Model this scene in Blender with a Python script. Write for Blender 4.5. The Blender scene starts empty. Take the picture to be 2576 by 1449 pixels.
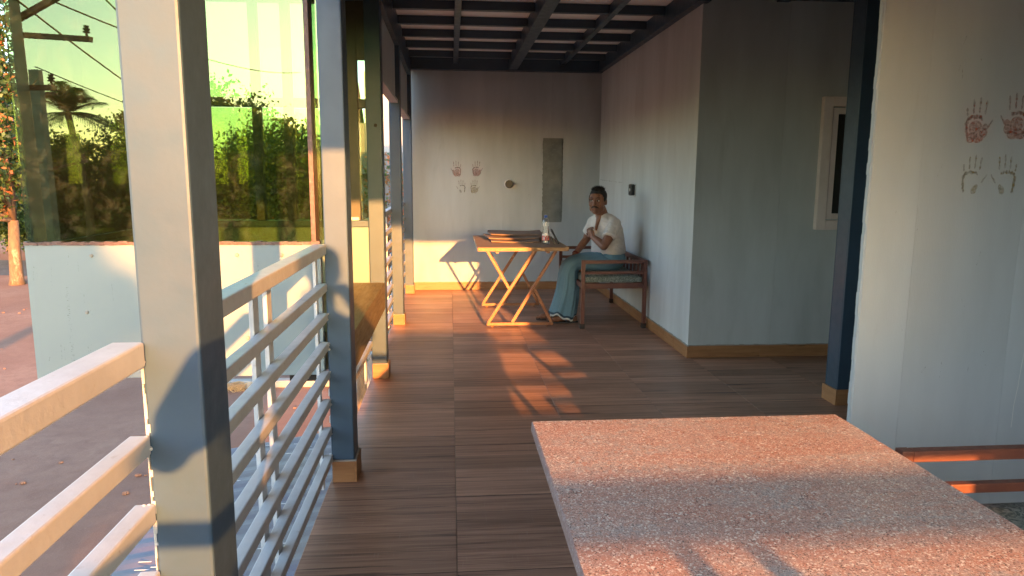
import bpy, math, random
import numpy as np
from mathutils import Vector, Matrix
random.seed(7); rng = np.random.default_rng(7)
S = bpy.context.scene
C = S.collection

# ------------------------------------------------------------------ camera, sky, sun, exposure
CAM_YAW, CAM_PITCH, CAM_ROLL = 0.0869, 0.1547, 0.0060
cd = bpy.data.cameras.new('camera'); cam = bpy.data.objects.new('camera', cd); C.objects.link(cam)
cd.sensor_width = 36; cd.lens = 1781.5 / 2576 * 36; cd.clip_start = 0.02; cd.clip_end = 2000
_cy, _sy, _cp, _sp = math.cos(CAM_YAW), math.sin(CAM_YAW), math.cos(CAM_PITCH), math.sin(CAM_PITCH)
_f = Vector((_sy * _cp, _cy * _cp, -_sp)); _r = Vector((_cy, -_sy, 0)); _u = _r.cross(_f)
_cr, _sr = math.cos(CAM_ROLL), math.sin(CAM_ROLL)
_r2 = _r * _cr + _u * _sr; _u2 = _u * _cr - _r * _sr
cam.matrix_world = Matrix(((_r2.x, _u2.x, -_f.x, 0), (_r2.y, _u2.y, -_f.y, 0), (_r2.z, _u2.z, -_f.z, 1.45), (0, 0, 0, 1)))
S.camera = cam

SUN_DIR = Vector((-0.17, 1.0, -0.163)).normalized()      # the way the light travels
wd = bpy.data.worlds.new('World'); S.world = wd; wd.use_nodes = True
wn = wd.node_tree.nodes; wl = wd.node_tree.links
sky = wn.new('ShaderNodeTexSky'); sky.sky_type = 'NISHITA'; sky.sun_disc = False
sky.sun_elevation = math.asin(-SUN_DIR.z); sky.sun_rotation = math.atan2(-SUN_DIR.x, -SUN_DIR.y)
sky.air_density = 1.0; sky.dust_density = 0.9; sky.ozone_density = 1.4
wl.new(sky.outputs[0], wn['Background'].inputs[0]); wn['Background'].inputs[1].default_value = 0.15
sl = bpy.data.lights.new('sun', 'SUN'); so = bpy.data.objects.new('sun', sl); C.objects.link(so)
sl.energy = 2.5; sl.angle = math.radians(0.55); sl.color = (1.0, 0.41, 0.105)
so.rotation_euler = SUN_DIR.to_track_quat('-Z', 'Y').to_euler(); so.location = (5, -30, 12)
S.view_settings.view_transform = 'Standard'; S.view_settings.look = 'None'
S.view_settings.exposure = 3.05; S.view_settings.gamma = 1.0; S.view_settings.use_curve_mapping = False
S.cycles.max_bounces = 10; S.cycles.transparent_max_bounces = 24; S.cycles.diffuse_bounces = 6
S.cycles.use_denoising = True; S.cycles.caustics_reflective = False; S.cycles.caustics_refractive = False
S.cycles.sample_clamp_indirect = 6

# ------------------------------------------------------------------ materials
MAT = {}
def nmat(name):
    m = bpy.data.materials.new(name); m.use_nodes = True; MAT[name] = m
    t = m.node_tree; return m, t, t.nodes, t.links, t.nodes['Principled BSDF']
def N(t, typ, **kw):
    n = t.nodes.new(typ)
    for k, v in kw.items():
        if k.startswith('i_'): n.inputs[k[2:]].default_value = v
        else: setattr(n, k, v)
    return n
def vec(t, scale=(1, 1, 1), kind='Object', rnd=False):
    tc = t.nodes.new('ShaderNodeTexCoord'); mp = t.nodes.new('ShaderNodeMapping'); mp.inputs['Scale'].default_value = scale
    t.links.new(tc.outputs[kind], mp.inputs['Vector'])
    if rnd:
        oi = t.nodes.new('ShaderNodeObjectInfo'); ml = N(t, 'ShaderNodeMath', operation='MULTIPLY'); ml.inputs[1].default_value = 57.0
        t.links.new(oi.outputs['Random'], ml.inputs[0]); t.links.new(ml.outputs[0], mp.inputs['Location'])
    return mp.outputs[0]
def noise(t, v, scale, detail=4, rough=.55, dist=0):
    n = N(t, 'ShaderNodeTexNoise'); n.inputs['Scale'].default_value = scale; n.inputs['Detail'].default_value = detail
    n.inputs['Roughness'].default_value = rough; n.inputs['Distortion'].default_value = dist; t.links.new(v, n.inputs['Vector']); return n.outputs['Fac']
def ramp(t, fac, lo, hi, c0=(0, 0, 0, 1), c1=(1, 1, 1, 1)):
    r = t.nodes.new('ShaderNodeValToRGB'); r.color_ramp.elements[0].position = lo; r.color_ramp.elements[1].position = hi
    r.color_ramp.elements[0].color = c0; r.color_ramp.elements[1].color = c1; t.links.new(fac, r.inputs[0]); return r.outputs[0]
def mixc(t, fac, a, b, mode='MIX'):
    m = N(t, 'ShaderNodeMix', data_type='RGBA', blend_type=mode)
    for s, x in ((0, fac), (6, a), (7, b)):
        if isinstance(x, (int, float)): m.inputs[s].default_value = x
        elif isinstance(x, tuple): m.inputs[s].default_value = x if len(x) == 4 else x + (1,)
        else: t.links.new(x, m.inputs[s])
    return m.outputs[2]
def bump(t, p, h, strength=.3, dist=.002):
    b = t.nodes.new('ShaderNodeBump'); b.inputs['Strength'].default_value = strength; b.inputs['Distance'].default_value = dist
    t.links.new(h, b.inputs['Height']); t.links.new(b.outputs[0], p.inputs['Normal'])
def paint(name, a, b, rough=.45, s1=3., s2=60., bs=.25, bd=.002, dirt=None, dirt_lo=.58, dirt_hi=.75, metal=0, stretch=(1, 1, 1), dscale=9., rnd=True):
    m, t, n, l, p = nmat(name)
    v = vec(t, stretch, rnd=rnd)
    c = mixc(t, ramp(t, noise(t, v, s1, 5), .3, .7), a, b)
    if dirt: c = mixc(t, ramp(t, noise(t, v, dscale, 7, .65, .6), dirt_lo, dirt_hi), c, dirt)
    l.new(c, p.inputs['Base Color'])
    rr = ramp(t, noise(t, v, s1 * 4, 4), .2, .8, (rough * .75,) * 3 + (1,), (min(1, rough * 1.25),) * 3 + (1,)); l.new(rr, p.inputs['Roughness'])
    p.inputs['Metallic'].default_value = metal
    bump(t, p, noise(t, v, s2, 4), bs, bd)
    return m
paint('wall', (.52, .555, .565), (.41, .435, .44), .75, 1.9, 140, .3, .002, (.34, .36, .36), .58, .90, stretch=(1.6, 1.6, .35), dscale=2.2)
paint('wall_pale', (.56, .59, .61), (.46, .485, .50), .75, 1.6, 140, .3, .002, (.38, .385, .38), .58, .90, stretch=(1.6, 1.6, .35), dscale=2.6)
paint('wall_patch', (.16, .17, .155), (.23, .24, .22), .85, 9, 120, .5, .003, (.30, .31, .29), .55, .8, dscale=45)
paint('panel_paint', (.235, .285, .29), (.215, .262, .268), .5, 2, 160, .12, .001, (.22, .26, .26), .68, .8, dscale=6)
paint('post_paint', (.046, .086, .140), (.040, .075, .124), .44, 5, 60, .25, .0012, (.058, .08, .105), .66, .9, dscale=9)
paint('beam_paint', (.036, .07, .11), (.028, .055, .088), .38, 5, 60, .2, .002)
paint('rail_paint', (.53, .54, .55), (.455, .46, .465), .42, 9, 70, .35, .002, (.27, .22, .17), .62, .82, dscale=26)
paint('ceiling_board', (.82, .85, .86), (.78, .81, .82), .8, 2, 90, .15, .002)
paint('skirting', (.36, .175, .075), (.26, .12, .05), .45, 3, 60, .2, .002, (.10, .05, .025), .6, .75, stretch=(1.2, 1.2, 14), dscale=5)
paint('mortar', (.33, .31, .28), (.25, .23, .20), .9, 20, 90, .6, .004)
paint('rust_frame', (.155, .055, .035), (.12, .042, .03), .42, 12, 120, .35, .002, (.25, .15, .10), .62, .78, dscale=30)
paint('copper_frame', (.34, .14, .055), (.26, .10, .045), .38, 14, 140, .4, .002, (.42, .24, .13), .6, .8, dscale=40)
paint('plywood', (.34, .20, .115), (.27, .155, .09), .55, 3, 80, .25, .002, (.17, .09, .05), .62, .8, stretch=(1, 6, 6), dscale=7)
paint('ply_edge', (.52, .34, .17), (.36, .22, .11), .7, 8, 90, .6, .004, (.17, .09, .05), .55, .7, stretch=(1, 1, 40), dscale=6)
paint('cardboard', (.30, .185, .125), (.24, .15, .105), .8, 5, 60, .3, .003, (.17, .10, .075), .6, .8, dscale=12)
paint('black_plastic', (.012, .012, .013), (.02, .02, .022), .4, 8, 90, .1, .001)
paint('white_plastic', (.72, .71, .68), (.66, .65, .62), .45, 8, 90, .1, .001)
paint('rubber', (.03, .022, .018), (.045, .035, .03), .8, 12, 90, .3, .002)
paint('concrete', (.33, .31, .28), (.24, .225, .2), .85, 4, 70, .5, .004, (.15, .14, .125), .58, .78, dscale=5)
paint('slab_wood', (.27, .20, .085), (.20, .145, .065), .5, 2.5, 50, .35, .003, (.11, .075, .035), .55, .75, stretch=(8, 1, 8), dscale=5)
paint('sealant', (.10, .055, .045), (.16, .09, .075), .5, 30, 60, .8, .006)
paint('bay_frame', (.05, .045, .035), (.075, .065, .045), .45, 8, 60, .3, .002)
paint('blue_cap', (.02, .09, .42), (.02, .08, .36), .35, 5, 50, .1, .001)
paint('window_frame', (.72, .63, .60), (.64, .55, .52), .5, 6, 80, .2, .001, (.3, .24, .22), .66, .8, dscale=20)
paint('skin', (.235, .105, .06), (.19, .083, .047), .48, 14, 160, .2, .001)
paint('lip', (.22, .075, .055), (.19, .065, .05), .45, 14, 100, .2, .001)
paint('hair', (.006, .005, .005), (.010, .009, .008), .75, 40, 120, .4, .002, stretch=(1, 1, .3))
paint('shirt', (.66, .60, .55), (.60, .545, .50), .85, 6, 900, .35, .001)
_m = MAT['shirt']; _t = _m.node_tree; _p = _t.nodes['Principled BSDF']; _v = vec(_t, (7, 7, 16)); _h = noise(_t, _v, 1.0, 3, .5, 1.6); _b = _t.nodes.new('ShaderNodeBump'); _b.inputs['Strength'].default_value = .8; _b.inputs['Distance'].default_value = .018
_old = _p.inputs['Normal'].links[0].from_socket; _t.links.new(_h, _b.inputs['Height']); _t.links.new(_old, _b.inputs['Normal']); _t.links.new(_b.outputs[0], _p.inputs['Normal'])
paint('denim', (.05, .07, .12), (.04, .055, .1), .8, 8, 300, .3, .001)
paint('sandal_sole', (.02, .022, .025), (.035, .035, .04), .7, 20, 80, .3, .002)
paint('sandal_strap', (.09, .12, .17), (.07, .1, .14), .6, 20, 80, .3, .002)
paint('red_thread', (.16, .02, .015), (.1, .015, .012), .8, 60, 200, .5, .002)
paint('bark', (.20, .12, .065), (.11, .07, .04), .9, 9, 26, .9, .03, (.38, .27, .17), .58, .7, stretch=(1, 1, .4), dscale=4)
paint('building_white', (.30, .31, .33), (.27, .28, .30), .8, 3, 60, .3, .004, (.14, .135, .13), .62, .68, dscale=9)
paint('building_band', (.17, .165, .17), (.14, .135, .14), .8, 3, 60, .3, .004)
paint('roof_sheet_grey', (.22, .25, .27), (.28, .29, .29), .5, 4, 60, .3, .004)
m, t, n, l, p = nmat('gold'); p.inputs['Base Color'].default_value = (.8, .55, .22, 1); p.inputs['Metallic'].default_value = 1; p.inputs['Roughness'].default_value = .25
m, t, n, l, p = nmat('dark_room'); p.inputs['Base Color'].default_value = (.01, .01, .01, 1); p.inputs['Roughness'].default_value = .25
m, t, n, l, p = nmat('screen'); p.inputs['Base Color'].default_value = (.008, .008, .01, 1); p.inputs['Roughness'].default_value = .12
m, t, n, l, p = nmat('eye_white'); p.inputs['Base Color'].default_value = (.6, .55, .5, 1); p.inputs['Roughness'].default_value = .2
m, t, n, l, p = nmat('iris'); p.inputs['Base Color'].default_value = (.012, .007, .005, 1); p.inputs['Roughness'].default_value = .1

# wood-look floor tile: four printed planks across each tile
m, t, n, l, p = nmat('tile')
v = vec(t, (1, 1, 1), rnd=False); oi = t.nodes.new('ShaderNodeObjectInfo')
sx = t.nodes.new('ShaderNodeSeparateXYZ'); l.new(v, sx.inputs[0])
pl = N(t, 'ShaderNodeMath', operation='MULTIPLY'); pl.inputs[1].default_value = 1 / .1572; l.new(sx.outputs['Y'], pl.inputs[0])
fl = N(t, 'ShaderNodeMath', operation='FLOOR'); l.new(pl.outputs[0], fl.inputs[0])
ad = N(t, 'ShaderNodeMath', operation='MULTIPLY_ADD'); ad.inputs[1].default_value = 31.7; l.new(oi.outputs['Random'], ad.inputs[0]); l.new(fl.outputs[0], ad.inputs[2])
wn1 = N(t, 'ShaderNodeTexWhiteNoise', noise_dimensions='1D'); l.new(ad.outputs[0], wn1.inputs['W'])
of = t.nodes.new('ShaderNodeVectorMath'); of.operation = 'SCALE'; of.inputs['Scale'].default_value = 9; l.new(wn1.outputs['Color'], of.inputs[0])
av = t.nodes.new('ShaderNodeVectorMath'); av.operation = 'ADD'; l.new(v, av.inputs[0]); l.new(of.outputs[0], av.inputs[1])
def sc(v, s):
    q = t.nodes.new('ShaderNodeMapping'); q.inputs['Scale'].default_value = s; l.new(v, q.inputs['Vector']); return q.outputs[0]
g1 = noise(t, sc(av.outputs[0], (1.0, 34, 1)), 1.0, 6, .6, .3); g2 = noise(t, sc(av.outputs[0], (4, 110, 1)), 1.0, 4, .6); g3 = noise(t, sc(av.outputs[0], (160, 9, 1)), 1.0, 2, .5)
c = mixc(t, ramp(t, g1, .28, .72), (.18, .088, .056), (.48, .26, .168))
c = mixc(t, ramp(t, g2, .48, .78), c, (.50, .285, .19)); 
c = mixc(t, ramp(t, noise(t, sc(av.outputs[0], (1.3, 30, 1)), 1.0, 4, .55, .2), .60, .70), c, (.11, .055, .038))
c = mixc(t, ramp(t, g3, .62, .85, (0, 0, 0, 1), (.45, .45, .45, 1)), c, (.42, .29, .22))
pv = N(t, 'ShaderNodeMapRange'); pv.inputs['To Min'].default_value = .75; pv.inputs['To Max'].default_value = 1.25; l.new(wn1.outputs['Value'], pv.inputs['Value'])
hs = t.nodes.new('ShaderNodeHueSaturation'); l.new(pv.outputs[0], hs.inputs['Value']); l.new(c, hs.inputs['Color'])
fr = N(t, 'ShaderNodeMath', operation='FRACT'); l.new(pl.outputs[0], fr.inputs[0])
ln = N(t, 'ShaderNodeMath', operation='LESS_THAN'); ln.inputs[1].default_value = .018; l.new(fr.outputs[0], ln.inputs[0])
c = mixc(t, ln.outputs[0], hs.outputs[0], (.12, .065, .045))
vg = vec(t, (1, 1, 1), 'Generated'); 
dust = t.nodes.new('ShaderNodeNewGeometry')
dn = noise(t, dust.outputs['Position'], 1.7, 7, .65, .5)
c = mixc(t, ramp(t, dn, .5, .9, (0, 0, 0, 1), (.16, .16, .16, 1)), c, (.40, .29, .22))
l.new(c, p.inputs['Base Color'])
l.new(ramp(t, noise(t, dust.outputs['Position'], 3.5, 6, .6), .25, .8, (.38,) * 3 + (1,), (.50,) * 3 + (1,)), p.inputs['Roughness'])
bump(t, p, g2, .12, .001)
paint('grout', (.36, .27, .21), (.30, .22, .17), .9, 20, 90, .3, .002)

# speckled pink granite
m, t, n, l, p = nmat('granite')
v = vec(t, (1, 1, 1))
c = mixc(t, ramp(t, noise(t, sc(v, (2.2, 8, 3)), 1.0, 6, .62, 1.2), .40, .60), (.44, .235, .185), (.37, .325, .315))
c = mixc(t, ramp(t, noise(t, v, 90, 3, .6), .45, .62), c, (.46, .265, .21))
vo = N(t, 'ShaderNodeTexVoronoi'); vo.inputs['Scale'].default_value = 420; vo.inputs['Randomness'].default_value = 1; l.new(v, vo.inputs['Vector'])
vs = t.nodes.new('ShaderNodeSeparateColor'); l.new(vo.outputs['Color'], vs.inputs[0])
c = mixc(t, ramp(t, vs.outputs[0], .84, .87), c, (.12, .09, .085))
c = mixc(t, ramp(t, vs.outputs[1], .80, .86), c, (.60, .48, .42))
vo2 = N(t, 'ShaderNodeTexVoronoi'); vo2.inputs['Scale'].default_value = 230; l.new(v, vo2.inputs['Vector']); vs2 = t.nodes.new('ShaderNodeSeparateColor'); l.new(vo2.outputs['Color'], vs2.inputs[0])
c = mixc(t, ramp(t, vs2.outputs[2], .88, .93), c, (.72, .66, .60))
l.new(c, p.inputs['Base Color']); l.new(ramp(t, noise(t, v, 12, 4), .3, .7, (.22,) * 3 + (1,), (.40,) * 3 + (1,)), p.inputs['Roughness'])
bump(t, p, noise(t, v, 90, 3), .06, .0008)
paint('granite_edge', (.36, .25, .23), (.27, .17, .15), .75, 40, 130, .9, .006, (.55, .48, .44), .56, .68, dscale=120)

def glass(name, tint, refl, fac0, fac1):
    m = bpy.data.materials.new(name); m.use_nodes = True; MAT[name] = m; t = m.node_tree; n = t.nodes; l = t.links
    n.remove(n['Principled BSDF']); o = n['Material Output']
    tr = n.new('ShaderNodeBsdfTransparent'); tr.inputs[0].default_value = tint + (1,)
    gl = n.new('ShaderNodeBsdfGlossy'); gl.inputs['Color'].default_value = refl + (1,); gl.inputs['Roughness'].default_value = 0.0
    lw = n.new('ShaderNodeFresnel'); lw.inputs['IOR'].default_value = 1.5
    mr = n.new('ShaderNodeMapRange'); mr.inputs['To Min'].default_value = fac0; mr.inputs['To Max'].default_value = fac1; l.new(lw.outputs[0], mr.inputs['Value'])
    mx = n.new('ShaderNodeMixShader'); l.new(mr.outputs[0], mx.inputs[0]); l.new(tr.outputs[0], mx.inputs[1]); l.new(gl.outputs[0], mx.inputs[2])
    v = vec(t); df = n.new('ShaderNodeBsdfDiffuse'); df.inputs[0].default_value = (.5, .55, .42, 1)
    dr = ramp(t, noise(t, v, 14, 8, .7, .4), .5, .95, (.004,) * 3 + (1,), (.07,) * 3 + (1,))
    m2 = n.new('ShaderNodeMixShader'); l.new(dr, m2.inputs[0]); l.new(mx.outputs[0], m2.inputs[1]); l.new(df.outputs[0], m2.inputs[2])
    l.new(m2.outputs[0], o.inputs['Surface']); return m
glass('green_glass', (.66, .745, .50), (.43, .49, .315), .14, 1.0)
glass('bottle_plastic', (.96, .97, .98), (1, 1, 1), .06, .9)
glass('clear_glass', (.93, .96, .96), (1, 1, 1), .05, 1.0)

def leafmat(name, a, b, trans=.45):
    m, t, n, l, p = nmat(name); o = n['Material Output']
    ge = n.new('ShaderNodeNewGeometry'); 
    c = mixc(t, ramp(t, ge.outputs['Random Per Island'], .0, 1.0), a, b)
    l.new(c, p.inputs['Base Color']); p.inputs['Roughness'].default_value = .5
    tl = n.new('ShaderNodeBsdfTranslucent'); hsv = n.new('ShaderNodeHueSaturation'); hsv.inputs['Value'].default_value = 1.5; hsv.inputs['Saturation'].default_value = 1.1
    l.new(c, hsv.inputs['Color']); l.new(hsv.outputs[0], tl.inputs[0])
    mx = n.new('ShaderNodeMixShader'); mx.inputs[0].default_value = trans; l.new(p.outputs[0], mx.inputs[1]); l.new(tl.outputs[0], mx.inputs[2]); l.new(mx.outputs[0], o.inputs['Surface'])
leafmat('leaf_mid', (.045, .085, .022), (.10, .15, .035)); leafmat('leaf_dark', (.022, .05, .016), (.05, .085, .022)); leafmat('leaf_dry', (.30, .11, .03), (.16, .11, .035))
leafmat('flower', (.50, .13, .06), (.55, .22, .09)); leafmat('palm_leaf', (.04, .075, .022), (.08, .11, .03), .3); leafmat('leaf_bright', (.07, .095, .024), (.11, .13, .032))

leafmat('leaf_backlit', (.10, .13, .03), (.15, .17, .04), .62)
# ground: reddish dirt
m, t, n, l, p = nmat('dirt')
v = vec(t, (1, 1, 1))
c = mixc(t, ramp(t, noise(t, v, .35, 6, .6, .4), .35, .68), (.19, .085, .052), (.27, .145, .098))
c = mixc(t, ramp(t, noise(t, v, 3.2, 7, .65, .5), .42, .72), c, (.20, .095, .062))
c = mixc(t, ramp(t, noise(t, v, 30, 5, .7), .60, .78), c, (.32, .20, .145)); 
l.new(c, p.inputs['Base Color']); p.inputs['Roughness'].default_value = .95; bump(t, p, noise(t, v, 6, 8, .7), .6, .03)
paint('asphalt', (.055, .053, .055), (.085, .08, .078), .85, 1.2, 60, .6, .006, (.17, .13, .11), .6, .8, dscale=1.4)
# dusty blue corrugated awning with short white dashes along some ridges
m, t, n, l, p = nmat('awning_blue')
v = vec(t, (1, 1, 1))
c = mixc(t, ramp(t, noise(t, v, 1.6, 5, .6, .3), .36, .62), (.125, .125, .185), (.19, .175, .172))
c = mixc(t, ramp(t, noise(t, v, 22, 6, .7), .58, .8), c, (.25, .21, .19))
l.new(c, p.inputs['Base Color']); p.inputs['Roughness'].default_value = .6; bump(t, p, noise(t, v, 60, 4), .2, .002)
paint('white_mark', (.7, .7, .72), (.6, .6, .63), .6, 30, 90, .2, .001)
# lungi: blue checked cotton
m, t, n, l, p = nmat('lungi')
uv = t.nodes.new('ShaderNodeUVMap'); su = t.nodes.new('ShaderNodeSeparateXYZ'); l.new(uv.outputs[0], su.inputs[0])
def stripes(sock, k, w):
    a = N(t, 'ShaderNodeMath', operation='MULTIPLY'); a.inputs[1].default_value = k; l.new(sock, a.inputs[0])
    b = N(t, 'ShaderNodeMath', operation='FRACT'); l.new(a.outputs[0], b.inputs[0])
    d = N(t, 'ShaderNodeMath', operation='LESS_THAN'); d.inputs[1].default_value = w; l.new(b.outputs[0], d.inputs[0]); return d.outputs[0]
c = mixc(t, ramp(t, noise(t, vec(t), 7, 4), .3, .7), (.12, .235, .31), (.16, .285, .36))
c = mixc(t, stripes(su.outputs['X'], 120, .3), c, (.115, .22, .295)); c = mixc(t, stripes(su.outputs['Y'], 110, .3), c, (.11, .21, .28))
c = mixc(t, stripes(su.outputs['X'], 5, .008), c, (.26, .38, .44))
gt = N(t, 'ShaderNodeMath', operation='GREATER_THAN'); gt.inputs[1].default_value = .965; l.new(su.outputs['Y'], gt.inputs[0])
gt2 = N(t, 'ShaderNodeMath', operation='GREATER_THAN'); gt2.inputs[1].default_value = .982; l.new(su.outputs['Y'], gt2.inputs[0])
c = mixc(t, gt.outputs[0], c, (.03, .06, .09)); c = mixc(t, gt2.outputs[0], c, (.55, .57, .56))
l.new(c, p.inputs['Base Color']); p.inputs['Roughness'].default_value = .9; bump(t, p, noise(t, vec(t), 500, 2), .2, .001)
# cushion: grey-green printed cloth
m, t, n, l, p = nmat('cushion')
v = vec(t)
c = mixc(t, ramp(t, noise(t, v, 26, 3, .6, 3.0), .42, .58), (.055, .085, .078), (.26, .29, .26))
c = mixc(t, ramp(t, noise(t, v, 9, 3, .6, 2.0), .5, .7), c, (.11, .15, .14)); l.new(c, p.inputs['Base Color']); p.inputs['Roughness'].default_value = .7; bump(t, p, noise(t, v, 30, 4), .4, .004)
# bottle label
m, t, n, l, p = nmat('label_print')
v = vec(t); sz = t.nodes.new('ShaderNodeSeparateXYZ'); l.new(v, sz.inputs[0])
c = mixc(t, ramp(t, noise(t, sc(v, (160, 160, 40)), 1.0, 2), .5, .56), (.66, .09, .075), (.75, .62, .58))
top = N(t, 'ShaderNodeMath', operation='GREATER_THAN'); top.inputs[1].default_value = .088; l.new(sz.outputs['Z'], top.inputs[0])
c = mixc(t, top.outputs[0], c, (.72, .70, .66)); bot = N(t, 'ShaderNodeMath', operation='LESS_THAN'); bot.inputs[1].default_value = .045; l.new(sz.outputs['Z'], bot.inputs[0]); c = mixc(t, bot.outputs[0], c, (.55, .16, .14))
l.new(c, p.inputs['Base Color']); p.inputs['Roughness'].default_value = .4
# paint-dipped handprints, broken up where the paint did not take
def stain(name, a, b, lo, hi):
    m, t, n, l, p = nmat(name); v = vec(t); o = n['Material Output']
    l.new(mixc(t, noise(t, v, 60, 3), a, b), p.inputs['Base Color']); p.inputs['Roughness'].default_value = .8
    tr = n.new('ShaderNodeBsdfTransparent'); mx = n.new('ShaderNodeMixShader'); l.new(ramp(t, noise(t, v, 95, 5, .7, .3), lo, hi), mx.inputs[0])
    l.new(tr.outputs[0], mx.inputs[1]); l.new(p.outputs[0], mx.inputs[2]); l.new(mx.outputs[0], o.inputs['Surface'])
stain('print_red', (.58, .13, .06), (.54, .17, .09), .28, .86); stain('print_ochre', (.52, .35, .09), (.48, .35, .13), .28, .9)
stain('scuff', (.16, .15, .14), (.22, .21, .19), .5, .75)
# ------------------------------------------------------------------ mesh helpers
class B:
    def __init__(s): s.v = []; s.f = []; s.m = []
    def box(s, x0, x1, y0, y1, z0, z1, mi=0, M=None):
        k = len(s.v); q = [(x, y, z) for z in (z0, z1) for y in (y0, y1) for x in (x0, x1)]
        s.v += [tuple(M @ Vector(a)) for a in q] if M else q
        for f in ((0, 2, 3, 1), (4, 5, 7, 6), (0, 1, 5, 4), (2, 6, 7, 3), (0, 4, 6, 2), (1, 3, 7, 5)): s.f.append(tuple(k + i for i in f)); s.m.append(mi)
        return s
    def tube(s, pts, r, seg=8, mi=0, cap=True):
        pts = [Vector(p) for p in pts]; rs = r if isinstance(r, (list, tuple)) else [r] * len(pts); k0 = len(s.v)
        for i, p in enumerate(pts):
            d = (pts[min(i + 1, len(pts) - 1)] - pts[max(i - 1, 0)]).normalized(); a = d.cross(Vector((0, 0, 1)) if abs(d.z) < .95 else Vector((1, 0, 0))).normalized(); b = d.cross(a)
            for j in range(seg):
                th = 2 * math.pi * j / seg; s.v.append(tuple(p + (a * math.cos(th) + b * math.sin(th)) * rs[i]))
        for i in range(len(pts) - 1):
            for j in range(seg):
                q = k0 + i * seg; s.f.append((q + j, q + (j + 1) % seg, q + seg + (j + 1) % seg, q + seg + j)); s.m.append(mi)
        if cap:
            s.f.append(tuple(k0 + j for j in reversed(range(seg)))); s.m.append(mi); q = k0 + (len(pts) - 1) * seg; s.f.append(tuple(q + j for j in range(seg))); s.m.append(mi)
        return s
    def bar(s, p, q, w, h, up=(0, 1, 0), mi=0):          # square bar from p to q, w across 'up', h along it
        p = Vector(p); q = Vector(q); d = (q - p).normalized(); u = Vector(up); u = (u - d * u.dot(d)).normalized(); a = d.cross(u)
        M = Matrix(((d.x, a.x, u.x, p.x), (d.y, a.y, u.y, p.y), (d.z, a.z, u.z, p.z), (0, 0, 0, 1)))
        return s.box(0, (q - p).length, -w / 2, w / 2, -h / 2, h / 2, mi, M)
    def lathe(s, prof, seg=24, mi=0, c=(0, 0, 0)):
        k0 = len(s.v)
        for r, z in prof:
            for j in range(seg):
                th = 2 * math.pi * j / seg; s.v.append((c[0] + r * math.cos(th), c[1] + r * math.sin(th), c[2] + z))
        for i in range(len(prof) - 1):
            for j in range(seg): q = k0 + i * seg; s.f.append((q + j, q + (j + 1) % seg, q + seg + (j + 1) % seg, q + seg + j)); s.m.append(mi)
        return s
    def sph(s, c, r, M=None, seg=14, rings=9, mi=0):
        r = (r, r, r) if isinstance(r, (int, float)) else r; k0 = len(s.v); M = M or Matrix.Identity(3); c = Vector(c)
        s.v.append(tuple(c + M @ Vector((0, 0, r[2]))))
        for i in range(1, rings):
            ph = math.pi * i / rings
            for j in range(seg):
                th = 2 * math.pi * j / seg; s.v.append(tuple(c + M @ Vector((r[0] * math.sin(ph) * math.cos(th), r[1] * math.sin(ph) * math.sin(th), r[2] * math.cos(ph)))))
        s.v.append(tuple(c + M @ Vector((0, 0, -r[2])))); e = len(s.v) - 1
        for j in range(seg):
            s.f.append((k0, k0 + 1 + j, k0 + 1 + (j + 1) % seg)); s.m.append(mi); q = k0 + 1 + (rings - 2) * seg; s.f.append((e, q + (j + 1) % seg, q + j)); s.m.append(mi)
            for i in range(rings - 2): q = k0 + 1 + i * seg; s.f.append((q + j, q + seg + j, q + seg + (j + 1) % seg, q + (j + 1) % seg)); s.m.append(mi)
        return s
    def cap(s, p, r0, q, r1, mi=0):                       # tapered limb with round ends
        s.sph(p, r0, seg=12, rings=8, mi=mi); s.sph(q, r1, seg=12, rings=8, mi=mi); s.tube([p, q], [r0, r1], 12, mi); return s
    def mesh(s, name, mats):
        me = bpy.data.meshes.new(name); me.from_pydata(s.v, [], s.f)
        for x in mats if isinstance(mats, (list, tuple)) else [mats]: me.materials.append(MAT[x])
        if any(s.m): me.polygons.foreach_set('material_index', s.m)
        me.update(); return me
    def obj(s, name, mats, parent=None, bevel=0, smooth=False, loc=None):
        me = s.mesh(name, mats); o = bpy.data.objects.new(name, me); C.objects.link(o)
        if smooth: me.polygons.foreach_set('use_smooth', [True] * len(me.polygons))
        if parent: attach(o, parent)
        if loc: o.location = loc
        if bevel: b = o.modifiers.new('bevel', 'BEVEL'); b.width = bevel; b.segments = 2; b.limit_method = 'ANGLE'
        return o
def attach(o, parent):
    o.parent = parent
    if parent.type == 'EMPTY': o.matrix_parent_inverse = Matrix.Translation(-parent.location)
def tag(o, label=None, cat=None, group=None, kind=None):
    if label: o['label'] = label
    if cat: o['category'] = cat
    if group: o['group'] = group
    if kind: o['kind'] = kind
    return o
def thing(name, label, cat, loc=(0, 0, 0), group=None):
    o = bpy.data.objects.new(name, None); o.location = loc; o.empty_display_size = .1; C.objects.link(o); return tag(o, label, cat, group)
def inst(name, me, parent, loc, bevel=0):
    o = bpy.data.objects.new(name, me); C.objects.link(o); attach(o, parent); o.location = loc
    if bevel: b = o.modifiers.new('bevel', 'BEVEL'); b.width = bevel; b.segments = 1
    return o
def box(name, mats, parent, x0, x1, y0, y1, z0, z1, bevel=0): return B().box(x0, x1, y0, y1, z0, z1).obj(name, mats, parent, bevel)

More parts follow.
